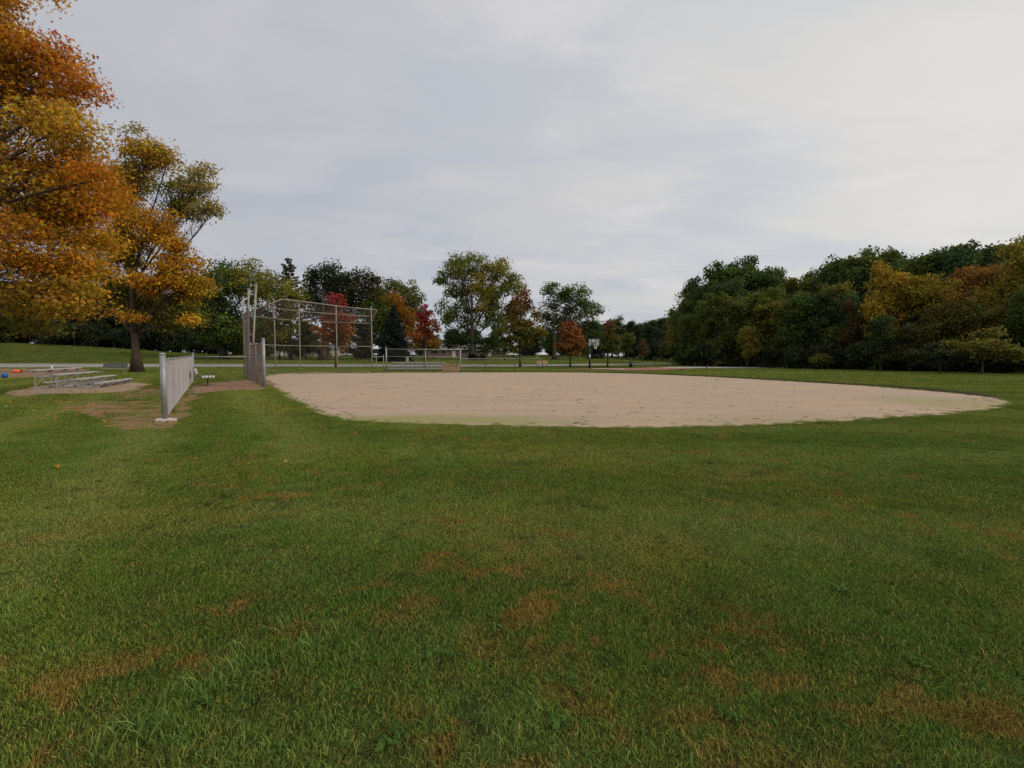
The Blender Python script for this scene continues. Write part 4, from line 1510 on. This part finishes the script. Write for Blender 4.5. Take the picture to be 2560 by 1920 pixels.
# middle and front rows
mid = [(1780, 76, 765, 3), (1828, 74, 705, 2), (1875, 73, 770, 4), (1925, 71, 705, 1), (1978, 69, 760, 3), (2030, 66, 770, 1), (2082, 64, 700, 3), (2165, 60, 790, 3), (2230, 57, 770, 4), (2295, 55, 755, 0), (2365, 53, 790, 1), (2485, 50, 775, 3), (2540, 48, 780, 1), (1720, 78, 790, 0), (1760, 76, 745, 1), (1800, 74, 725, 3), (1850, 72, 740, 1), (1900, 71, 735, 3), (1950, 69, 745, 4), (2005, 66, 720, 0), (2055, 64, 725, 2), (2105, 62, 735, 2), (2140, 60, 760, 0),
       (2200, 57, 800, 2), (2260, 55, 790, 0), (2330, 53, 760, 2), (2400, 51, 740, 4), (2450, 50, 750, 0), (2510, 48, 740, 4), (2570, 46, 720, 0), (2650, 44, 710, 1)]
for i, (px, Y, tp_, ci) in enumerate(mid):
    plant_px('w%d' % ((i + 1) % 4), 'woodland_tree', 'leafy %s tree in the front rows of the right-hand wood' % CN[ci], px, Y, tp_, DGc[ci], GW, wide=random.uniform(0.75, 1.05))
# the coloured trees that stand out
plant_px('t1', 'woodland_tree', 'golden yellow tree leaning out of the right-hand wood', 2195, 56, 660, (0.37, 0.25, 0.03), wide=0.70)
plant_px('w2', 'woodland_tree', 'dark green tree in front of the golden tree, hiding its foot', 2200, 52, 790, (0.075, 0.105, 0.036), wide=1.1)
plant_px('w0', 'woodland_tree', 'dark olive tree in front of the yellow-green tree, hiding its foot', 2275, 51, 800, (0.10, 0.10, 0.034), wide=1.1)
plant_px('t3', 'woodland_tree', 'yellow-green tree right of the golden one in the wood', 2300, 54, 672, (0.29, 0.225, 0.03), wide=0.85)
plant_px('t0', 'woodland_tree', 'rusty orange tree near the right end of the wood', 2425, 56, 655, (0.34, 0.16, 0.035), wide=0.9)
plant_px('t2', 'woodland_tree', 'olive brown tree between the golden and the orange tree', 2365, 58, 690, (0.22, 0.12, 0.035), wide=0.7)
plant_px('t1', 'woodland_tree', 'yellow-green tree at the right edge of the picture', 2540, 50, 600, (0.25, 0.205, 0.03), wide=0.85)
plant_px('w1', 'woodland_tree', 'dull yellow tree behind and between the golden and yellow-green trees', 2250, 58, 690, (0.25, 0.20, 0.035), wide=0.9)
plant_px('w2', 'woodland_tree', 'orange-brown tree right of the rusty orange one', 2480, 54, 668, (0.29, 0.165, 0.04), wide=0.95)
plant_px('w3', 'woodland_tree', 'olive tree below the yellow-green one in the wood', 2335, 52, 750, (0.165, 0.145, 0.034), wide=1.0)
plant_px('w0', 'woodland_tree', 'dark olive tree below the rusty orange one', 2410, 50, 765, (0.13, 0.115, 0.032), wide=1.0)
plant_px('t3', 'woodland_tree', 'olive yellow tree low in front of the round dark tree', 1800, 73, 735, (0.11, 0.115, 0.03), wide=0.9)
plant_px('t2', 'woodland_tree', 'brownish tree in the middle of the wood edge', 2130, 60, 745, (0.13, 0.09, 0.03), wide=0.8)
plant_px('t0', 'woodland_tree', 'slim yellow-leaved young tree at the wood edge behind the lawn', 1868, 67, 815, (0.21, 0.17, 0.03), wide=0.95)
plant_px('l0', 'shrub', 'small bright green bush at the foot of the wood', 2055, 58, 872, (0.15, 0.16, 0.03), cat='shrub')
plant_px('y0', 'woodland_tree', 'low spreading yellow-green tree at the right end of the wood', 2455, 42, 822, (0.17, 0.155, 0.03), wide=1.15)
plant_px('y0', 'woodland_tree', 'small dark spreading tree left of the low yellow-green one', 2350, 44, 855, (0.06, 0.075, 0.028), wide=1.1)
GU = 'dark undergrowth bushes along the wood'
for i in range(44):
    t = i / 43
    px = 1690 + (2640 - 1690) * t + random.uniform(-12, 12)
    Y = 1984 / (915.5 + 23 * t - 890) * (random.uniform(1.02, 1.07) if i % 3 else random.uniform(1.10, 1.2))
    q = base_at(px, Y)
    plant('l%d' % (i % 2), 'shrub', 'dark leafy bush in the undergrowth along the right-hand wood', q, random.uniform(0.65, 1.1) * (0.75 + 0.2 * (1 - t)),
          random.choice([(0.045, 0.062, 0.030), (0.055, 0.070, 0.028), (0.06, 0.058, 0.030)]), GU, 'shrub')

# distant trees between the hoop and the wood
GD = 'distant trees beyond the road at the centre right'
for i, (px, Y, tp_, c, lab) in enumerate([
    (1478, 150, 800, (0.05, 0.07, 0.03), None), (1545, 150, 792, (0.06, 0.085, 0.03), None), (1585, 158, 800, (0.05, 0.07, 0.035), None), (1625, 145, 795, (0.055, 0.085, 0.03), None), (1655, 140, 790, (0.07, 0.085, 0.03), None),
    (1685, 120, 782, (0.26, 0.10, 0.035), 'rust-topped distant tree at the left end of the wood'), (1605, 118, 845, (0.16, 0.10, 0.035), 'small orange-brown tree by the boulders across the road'), (1570, 125, 828, (0.13, 0.15, 0.035), 'light green tree across the road behind the black bin'),
    (1668, 100, 850, (0.12, 0.13, 0.03), 'low yellow-green tree at the left foot of the wood'), (1640, 132, 820, (0.05, 0.07, 0.035), None), (1540, 130, 850, (0.06, 0.085, 0.03), None)]):
    plant_px(TT[i % 4], 'park_tree', lab or 'dark distant tree beyond the road between hoop and wood', px, Y, tp_, c, None if lab else GD, wide=random.uniform(0.9, 1.15))

# dark trees behind the bank on the left
GL = 'dark trees on the bank behind the left road'
for i, (px, Y, tp_) in enumerate([(-140, 112, 640), (-60, 116, 690), (10, 114, 720), (70, 118, 700), (130, 115, 735), (190, 118, 700), (250, 114, 740), (300, 118, 690), (350, 116, 745), (400, 118, 720), (450, 114, 735), (500, 117, 700), (560, 118, 740)]):
    plant_px('w%d' % ((i * 3) % 4), 'park_tree', 'dark green tree on the grass bank behind the road at left', px, Y, tp_, random.choice([(0.04, 0.058, 0.024), (0.05, 0.068, 0.024), (0.045, 0.05, 0.022)]), GL, wide=random.uniform(1.0, 1.3))
GB = 'dark bushes along the top of the left bank'
for i, px in enumerate((-60, 20, 80, 135, 190, 240, 290, 345, 395, 440, 490, 535)):
    q = base_at(px, 108 + random.uniform(0, 3))
    plant('l%d' % (i % 2), 'shrub', 'dark bush along the top of the grass bank at left', q, random.uniform(1.2, 1.7), random.choice([(0.04, 0.055, 0.024), (0.05, 0.06, 0.024)]), GB, 'shrub')
for i in range(17):
    px_ = -160 + 44 * i
    q = base_at(px_, 119 + random.uniform(0, 3))
    plant('l%d' % (i % 2), 'shrub', 'dark bush along the top of the grass bank at left', q, random.uniform(1.3, 1.9), random.choice([(0.04, 0.055, 0.024), (0.05, 0.06, 0.024)]), GB, 'shrub')
for i, (px_, Y_, tp_) in enumerate([(1455, 172, 815), (1500, 168, 808), (1530, 170, 805), (1565, 172, 806), (1600, 170, 803), (1640, 166, 800), (1670, 160, 800), (1700, 150, 790), (1380, 172, 830), (1330, 176, 835), (1420, 170, 825)]):
    plant_px('w%d' % (i % 4), 'park_tree', 'dark distant tree beyond the road between hoop and wood', px_, Y_, tp_, random.choice([(0.055, 0.08, 0.034), (0.065, 0.085, 0.03), (0.05, 0.072, 0.038)]), GD, wide=1.25)
# trees standing behind the backstop
for i, (px, Y, tp_, c, lab) in enumerate([
    (655, 104, 790, (0.12, 0.11, 0.03), 'olive tree under the oak seen through the backstop left panel'), (700, 100, 800, (0.075, 0.085, 0.028), 'dark tree with bare lower trunk seen through the backstop'),
    (765, 108, 800, (0.07, 0.085, 0.028), 'green tree right of the pine seen through the backstop'), (905, 98, 800, (0.055, 0.068, 0.024), 'dark tree between backstop and spruce'), (960, 100, 830, (0.05, 0.065, 0.024), 'low dark tree left of the blue spruce'),
    (1085, 108, 830, (0.06, 0.07, 0.03), 'small dark tree in front of the brick bungalow'), (1260, 112, 840, (0.04, 0.05, 0.028), 'dark tree between cottonwood and brown-green maple'), (1340, 125, 830, (0.05, 0.065, 0.03), 'dark tree behind the yellow slide')]):
    plant_px(TT[(i * 5 + 1) % 4], 'park_tree', lab, px, Y, tp_, c, wide=1.05)
for i, px_ in enumerate((560, 590, 615, 640, 1600, 1625, 1650, 668, 722, 752, 775, 812, 252, 268, 284, 372)):
    q = base_at(px_, (128 if px_ > 500 else 113) + 3 * (i % 2))
    plant('l%d' % (i % 2), 'shrub', 'dark bush filling the gap under trees beyond the road', q, random.uniform(1.0, 1.4), (0.05, 0.065, 0.028), 'bushes under the trees beyond the road', 'shrub')
# shrubs on the far lawn
for (px, Y, s, c, lab) in [(1182, 84, 0.42, (0.035, 0.05, 0.028), 'dark clipped shrub at the foot of the cottonwood'), (1205, 86, 0.38, (0.045, 0.06, 0.028), 'second dark shrub right at the cottonwood foot'), (1262, 92, 0.13, (0.04, 0.05, 0.025), 'tiny dark shrub on the lawn beyond the low fence'),
                           (1490, 100, 0.32, (0.14, 0.08, 0.045), 'brown rounded shrub across the road behind the hoop'), (895, 88, 0.55, (0.032, 0.042, 0.024), 'dark shrub on the lawn right of the red tree'), (922, 90, 0.5, (0.03, 0.04, 0.026), 'dark shrub behind the right backstop post')]:
    q = base_at(px, Y)
    plant('l0', 'shrub', lab, q, s, c, None, 'shrub')
# trees between the far houses and the tree line
for i in range(16):
    X = -125 + 10 * i + random.uniform(-2, 2)
    plant('w%d' % (i % 4), 'distant_tree', 'dark tree behind the far houses beyond the lawn', (X, 196 + random.uniform(-4, 4), float(hgt(X, 196)) - 0.4), random.uniform(1.15, 1.5), random.choice([(0.055, 0.075, 0.033), (0.065, 0.08, 0.03)]), 'trees behind the far houses', sz=random.uniform(0.85, 1.15))
# far tree line that closes the horizon
GF = 'far tree line closing the view'
for i in range(46):
    X = -330 + 12.5 * i + random.uniform(-3, 3)
    Yf = 235 + random.uniform(-12, 12)
    plant('w%d' % (i % 4), 'distant_tree', 'dark tree of the far tree line behind the park houses', (X, Yf, float(hgt(X, Yf))), random.uniform(1.25, 1.7), random.choice([(0.05, 0.07, 0.035), (0.06, 0.075, 0.03), (0.07, 0.075, 0.03)]), GF, sz=random.uniform(1.2, 1.55))


for i in range(82):
    X = -300 + 6.8 * i + random.uniform(-3, 3)
    Yf = 214 + random.uniform(-6, 6)
    plant('l%d' % (i % 2), 'distant_shrub', 'low dark bush at the foot of the far tree line', (X, Yf, float(hgt(X, Yf))), random.uniform(1.5, 2.2), random.choice([(0.05, 0.065, 0.033), (0.06, 0.07, 0.03)]), 'bushes of the far tree line', 'shrub', sz=random.uniform(0.7, 1.2))


# ------------------------------------------------------------------ lawn blades
def inside(poly, x, y):
    px, py = poly[:, 0], poly[:, 1]
    c = np.zeros(len(x), bool)
    j = len(px) - 1
    for i in range(len(px)):
        m = ((py[i] > y) != (py[j] > y))
        with np.errstate(divide='ignore', invalid='ignore'):
            xi = (px[j] - px[i]) * (y - py[i]) / (py[j] - py[i]) + px[i]
        c ^= m & (x < xi)
        j = i
    return c


def tuft(seed, n, rad, hmin, hmax, wid, dead):
    r = np.random.default_rng(seed)
    a = r.uniform(0, 6.283, n)
    q = rad * np.sqrt(r.random(n))
    bx, by = q * np.cos(a), q * np.sin(a)
    h = r.uniform(hmin, hmax, n) * (1 - 0.25 * (q / rad) ** 2)
    la = r.normal(0.8, 1.5, n)
    lean = np.abs(r.normal(0.55, 0.5, n))
    dx, dy = np.cos(la) * lean, np.sin(la) * lean
    wa = r.uniform(0, 3.14, n)
    wx, wy = np.cos(wa), np.sin(wa)
    w0 = wid * r.uniform(0.6, 1.3, n)
    V = []
    for t, wf in ((0.0, 0.8), (0.55, 1.0), (1.0, 0.0)):
        cx_ = bx + dx * h * t ** 1.7
        cy_2 = by + dy * h * t ** 1.7
        cz = h * (t - 0.22 * lean * t * t)
        if wf > 0:
            V.append(np.stack([cx_ - wx * w0 * wf, cy_2 - wy * w0 * wf, cz], 1))
            V.append(np.stack([cx_ + wx * w0 * wf, cy_2 + wy * w0 * wf, cz], 1))
        else:
            V.append(np.stack([cx_, cy_2, cz], 1))
    V = np.stack(V, 1).reshape(-1, 3)
    b = np.arange(n) * 5
    q4 = np.stack([b, b + 1, b + 3, b + 2], 1)
    q3 = np.stack([b + 2, b + 3, b + 4], 1)
    col = np.zeros((n, 3))
    col[:, 0] = np.where(r.random(n) < dead, r.uniform(0.5, 1.0, n), r.uniform(0, 0.12, n))
    col[:, 1] = r.uniform(0.30, 1.0, n) + 0.85 * r.random(n) ** 2
    col[:, 2] = r.random(n) ** 2
    return V, [q4, q3], np.repeat(col, 5, 0)


tcol = bpy.data.collections.new('grass_tufts')
specs = [(1, 320, 0.17, 0.016, 0.044, 0.0018, 0.12), (2, 320, 0.17, 0.018, 0.050, 0.0018, 0.18), (3, 300, 0.17, 0.014, 0.040, 0.0019, 0.34), (4, 300, 0.17, 0.020, 0.056, 0.0020, 0.08), (5, 240, 0.16, 0.012, 0.036, 0.0018, 0.6)]
for i, (sd_, n, rad, h0, h1, wd, dead) in enumerate(specs):
    V_, F_, c_ = tuft(sd_, n, rad, h0, h1, wd, dead)
    o = mesh_np('tuft_%d' % i, V_, F_, M['blade'], None, c_)
    COL.objects.unlink(o)
    tcol.objects.link(o)

pts, sc, vid = [], [], []
courtp, padrp = [np.array([(p.x, p.y) for p in q]) for q in (court, padr)]
roadp = np.array([(p.x, p.y) for p in [gnd(*q) for q in ROAD_LO] + [gnd(*q) for q in ROAD_UP][::-1]])


def scatter(y0, y1, dens, scale, zs=None):
    xm = y1 * 1.02 + 1.2
    cell = 1 / math.sqrt(dens)
    x, y = np.meshgrid(np.arange(-xm, xm, cell), np.arange(y0, y1, cell))
    x = (x + (np.arange(x.shape[0])[:, None] % 2) * cell / 2).ravel()
    y = y.ravel()
    x = x + rng.uniform(-0.45, 0.45, len(x)) * cell
    y = y + rng.uniform(-0.45, 0.45, len(y)) * cell
    k = np.abs(x) < y * 1.02 + 1.0
    x, y = x[k], y[k]
    keep = ~inside(infield, x, y)
    keep &= ~inside(courtp, x, y) & ~inside(roadp, x, y) & ~inside(padrp, x, y)
    keep &= ~inside(dug, x, y) & ~inside(padp, x, y) & ~inside(mul, x, y)
    for d_ in dirts:
        keep &= ~(inside(d_, x, y) & (rng.random(len(x)) < 0.78))
    x, y = x[keep], y[keep]
    pts.append(np.stack([x, y, hgt(x, y)], 1))
    s_ = scale * rng.uniform(0.8, 1.2, len(x))
    sc.append(np.stack([s_, s_, s_ / scale * (zs or scale)], 1))
    f = np.sin(x * 1.3 + 2 * np.sin(y * 0.7)) + np.sin(y * 1.9 + x * 0.4)
    vid.append(np.where((f > 1.25) & (y < 7), 2, np.where(rng.random(len(x)) < 0.06, 4, rng.integers(0, 4, len(x)))))


scatter(1.3, 5.0, 62, 0.74)
scatter(5.0, 13.5, 40, 0.86)
scatter(13.5, 24, 13, 1.3)
scatter(24, 42, 6, 1.8)
scatter(42, 72, 2.4, 2.8, 1.4)
scatter(72, 112, 1.2, 4.2, 1.3)
ed = infield[(infield[:, 1] < 36)]
ed = ed[rng.random(len(ed)) < 0.8]
ex = ed + rng.normal(0, 0.09, ed.shape)
pts.append(np.stack([ex[:, 0], ex[:, 1], np.zeros(len(ex))], 1))
es_ = rng.uniform(0.45, 1.0, len(ex)) * np.where(ex[:, 1] > 20, 1.6, 1.0)
sc.append(np.stack([es_, es_, es_ * rng.uniform(0.9, 1.7, len(ex))], 1))
vid.append(rng.integers(0, 4, len(ex)))
# stray grass creeping into the sand along the near edge
m_ = 420
j_ = rng.integers(0, len(ed), m_)
sx_ = ed[j_] + (np.array([2.0, 26.0]) - ed[j_]) * (0.06 * rng.random(m_) ** 2.4)[:, None] + rng.normal(0, 0.1, (m_, 2))
pts.append(np.stack([sx_[:, 0], sx_[:, 1], np.full(m_, 0.012)], 1))
es_ = rng.uniform(0.12, 0.5, m_)
sc.append(np.stack([es_, es_, es_ * 1.2], 1))
vid.append(rng.integers(0, 5, m_))
pts = np.concatenate(pts)
sc = np.concatenate(sc)
vid = np.concatenate(vid)
me = bpy.data.meshes.new('grass')
me.vertices.add(len(pts))
me.vertices.foreach_set('co', pts.astype(np.float32).ravel())
a = me.attributes.new('scl', 'FLOAT_VECTOR', 'POINT')
a.data.foreach_set('vector', sc.astype(np.float32).ravel())
a = me.attributes.new('vid', 'INT', 'POINT')
a.data.foreach_set('value', vid.astype(np.int32))
a = me.attributes.new('rot', 'FLOAT_VECTOR', 'POINT')
ro = np.zeros((len(pts), 3), np.float32)
ro[:, 2] = np.where(rng.random(len(pts)) < 0.55, rng.normal(0, 0.7, len(pts)), rng.uniform(0, 6.283, len(pts)))
a.data.foreach_set('vector', ro.ravel())
grass = link(bpy.data.objects.new('grass', me))
tag(grass, 'short green and straw-coloured lawn grass', 'grass', kind='stuff')
ng = bpy.data.node_groups.new('scatter_grass', 'GeometryNodeTree')
ng.interface.new_socket('Geometry', in_out='INPUT', socket_type='NodeSocketGeometry')
ng.interface.new_socket('Geometry', in_out='OUTPUT', socket_type='NodeSocketGeometry')
gi = ng.nodes.new('NodeGroupInput')
go = ng.nodes.new('NodeGroupOutput')
iop = ng.nodes.new('GeometryNodeInstanceOnPoints')
ci = ng.nodes.new('GeometryNodeCollectionInfo')
ci.inputs['Collection'].default_value = tcol
ci.inputs['Separate Children'].default_value = True
ci.inputs['Reset Children'].default_value = True


def named(nm, typ):
    n = ng.nodes.new('GeometryNodeInputNamedAttribute')
    n.data_type = typ
    n.inputs['Name'].default_value = nm
    return n.outputs[0]


e2r = ng.nodes.new('FunctionNodeEulerToRotation')
ng.links.new(gi.outputs[0], iop.inputs['Points'])
ng.links.new(ci.outputs[0], iop.inputs['Instance'])
iop.inputs['Pick Instance'].default_value = True
ng.links.new(named('vid', 'INT'), iop.inputs['Instance Index'])
ng.links.new(named('rot', 'FLOAT_VECTOR'), e2r.inputs[0])
ng.links.new(e2r.outputs[0], iop.inputs['Rotation'])
ng.links.new(named('scl', 'FLOAT_VECTOR'), iop.inputs['Scale'])
ng.links.new(iop.outputs[0], go.inputs[0])
md = grass.modifiers.new('scatter', 'NODES')
md.node_group = ng


# weeds and long grass in the near lawn
def rosette(seed, n, L0, wd, rise, col, spread):
    """low plant: leaves with a rounded blade, rising from several crowns"""
    r = np.random.default_rng(seed)
    VV, FF, CL = [], [], []
    for k in range(n):
        a = r.uniform(0, 6.283)
        L = L0 * r.uniform(0.45, 1.2)
        el = rise * r.uniform(0.2, 1.5)
        o_ = np.array([r.normal(0, spread), r.normal(0, spread), r.uniform(0.0, 0.012)])
        d = np.array([math.cos(a), math.sin(a), 0])
        s = np.array([-math.sin(a), math.cos(a), r.normal(0, 0.35)])
        b = len(VV)
        wd_ = wd * r.uniform(0.6, 1.3)
        for t, wf in ((0.05, 0.15), (0.35, 0.75), (0.65, 1.0), (0.88, 0.65)):
            c = o_ + d * L * t + np.array([0, 0, 0.012 + el * L * math.sin(t * 2.4)])
            VV += [c - s * wd_ * wf, c + s * wd_ * wf]
        VV.append(o_ + d * L + np.array([0, 0, 0.012 + el * L * math.sin(2.4)]))
        FF += [(b + 2 * i, b + 2 * i + 1, b + 2 * i + 3, b + 2 * i + 2) for i in range(3)]
        FF.append((b + 6, b + 7, b + 8, b + 8))
        CL += [np.array(col) * r.uniform(0.55, 1.35) * np.array([r.uniform(0.8, 1.4), 1, 1])] * 9
    return np.array(VV), FF, np.array(CL)


def make_plant(name, arr, label, group, cat):
    VV, FF, CL = arr
    q4 = np.array([f for f in FF if len(set(f)) == 4], np.int32)
    q3 = np.array([f[:3] for f in FF if len(set(f)) == 3], np.int32)
    o = mesh_np(name, VV, [q4, q3], M['leaf'], None, CL)
    return tag(o, label, cat, group)


weed_px = [(1080, 1642), (1005, 1838), (1432, 1712), (1452, 1745), (1398, 1815), (1815, 1792), (1842, 1806), (1132, 1648), (965, 1872), (620, 1762), (782, 1542), (842, 1612), (500, 1768), (1762, 1598),
           (2290, 1662), (1902, 1582), (705, 1882), (1342, 1890), (2105, 1482), (1500, 1500), (1240, 1580), (660, 1590), (880, 1730), (1660, 1680)]
w0_ = None
for i, (px, py) in enumerate(weed_px):
    if i % 2 == 0:
        lab, gp = 'low broad-leaved weed growing in the near lawn', 'broad-leaved weeds in the near lawn'
    else:
        lab, gp = 'low narrow-leaved weed growing in the near lawn', 'narrow-leaved weeds in the near lawn'
    q = gnd(px, py)
    if i < 2:
        o = make_plant('weed', rosette(300 + i, 22 if i == 0 else 26, 0.075, 0.013 if i == 0 else 0.0065, 0.45, (0.070, 0.155, 0.030), 0.035 if i == 0 else 0.028), lab, gp, 'weed')
        w0_ = (w0_ or []) + [o]
    else:
        o = w0_[i % 2].copy()
        link(o)
    o.location = (q.x, q.y, 0.012)
    o.rotation_euler = (0, 0, random.uniform(0, 6.28))
    s = random.uniform(0.38, 0.72)
    o.scale = (s, s, s)
cl_px = [(480, 1738), (545, 1700), (405, 1812), (330, 1850), (590, 1640), (720, 1562), (812, 1590), (250, 1895), (655, 1690), (450, 1880), (880, 1640), (760, 1640)]
first = None
for i, (px, py) in enumerate(cl_px):
    q = gnd(px, py)
    if first is None:
        V_, F_, c_ = tuft(77, 130, 0.13, 0.045, 0.10, 0.0026, 0.12)
        cc = np.array([0.19, 0.275, 0.060])[None] * c_[:, 1:2]
        first = o = mesh_np('grass_clump', V_, F_, M['leaf'], None, cc)
    else:
        o = first.copy()
        link(o)
    tag(o, 'pale clump of longer grass in the near left lawn', 'grass clump', 'longer grass clumps in the near left lawn')
    o.location = (q.x, q.y, 0)
    o.rotation_euler = (0, 0, random.uniform(0, 6.28))
    o.scale = [random.uniform(0.7, 1.2)] * 3

# fallen leaves on the lawn, mostly under the maple
nL = 700
px = np.concatenate([rng.normal(130, 190, 1700), rng.uniform(0, 1300, 120)])
py = 890 + 1984 / np.concatenate([11 + 34 * rng.random(1700) ** 0.8, rng.uniform(6, 32, 120)])
Pl = np.array([list(gnd(float(a_), float(b_))) for a_, b_ in zip(px, py)])
k = ~inside(infield, Pl[:, 0], Pl[:, 1])
Pl = Pl[k]
Pl[:, 2] += 0.045
Vv, Ff, per = leaves(Pl, 0.045, True, 1.6, 5)
cc = np.array([(0.52, 0.24, 0.04), (0.46, 0.34, 0.09), (0.40, 0.15, 0.04), (0.34, 0.26, 0.13)])[rng.integers(0, 4, len(Pl))]
fl = mesh_np('fallen_leaves', Vv, Ff, M['leaf'], None, np.repeat(cc, per, 0))
tag(fl, 'scattered fallen yellow and orange leaves on the lawn', 'leaves', kind='stuff')

# dry debris on the infield and in the dugout
nD = 1700
x = rng.uniform(-20, 19, nD * 3)
y = 10.5 + 38 * rng.random(nD * 3) ** 2.4
keepd = (np.sin(x * 0.9 + 1.3 * np.sin(y * 0.8)) + np.sin(y * 1.4 + 0.5 * x) + rng.normal(0, 0.6, len(x))) > 0.1
x, y = x[keepd], y[keepd]
k = inside(infield, x, y)
x, y = x[k][:nD], y[k][:nD]
xd = rng.uniform(-22, -10, 2500)
yd = rng.uniform(20, 34, 2500)
k = inside(dug, xd, yd) | inside(dirts[2], xd, yd)
x, y = np.concatenate([x, xd[k]]), np.concatenate([y, yd[k]])
zz = np.concatenate([np.full(len(x) - k.sum(), 0.014), np.full(k.sum(), 0.026)])
VV, FF = [], []
for i in range(len(x)):
    s = 0.009 + 0.030 * rng.random() ** 2.6
    a_ = rng.normal(0, 0.4)
    ex, ey, ez = s * rng.uniform(1.2, 4.2), s * rng.uniform(0.4, 0.8), s * rng.uniform(0.15, 0.5)
    b = len(VV)
    for (ux, uy, uz) in ((-1, 0, 0), (0, -1, 0), (1, 0.1, 0), (0.1, 1, 0), (0.05, 0, 1)):
        vx, vy = ux * ex, uy * ey
        VV.append((x[i] + vx * math.cos(a_) - vy * math.sin(a_), y[i] + vx * math.sin(a_) + vy * math.cos(a_), zz[i] + uz * ez))
    FF += [(b, b + 1, b + 4), (b + 1, b + 2, b + 4), (b + 2, b + 3, b + 4), (b + 3, b, b + 4)]
db = mesh_np('plant_debris', np.array(VV), np.array(FF, np.int32), M['debris'])
tag(db, 'dark bits of grass and leaf debris on the sand', 'debris', kind='stuff')
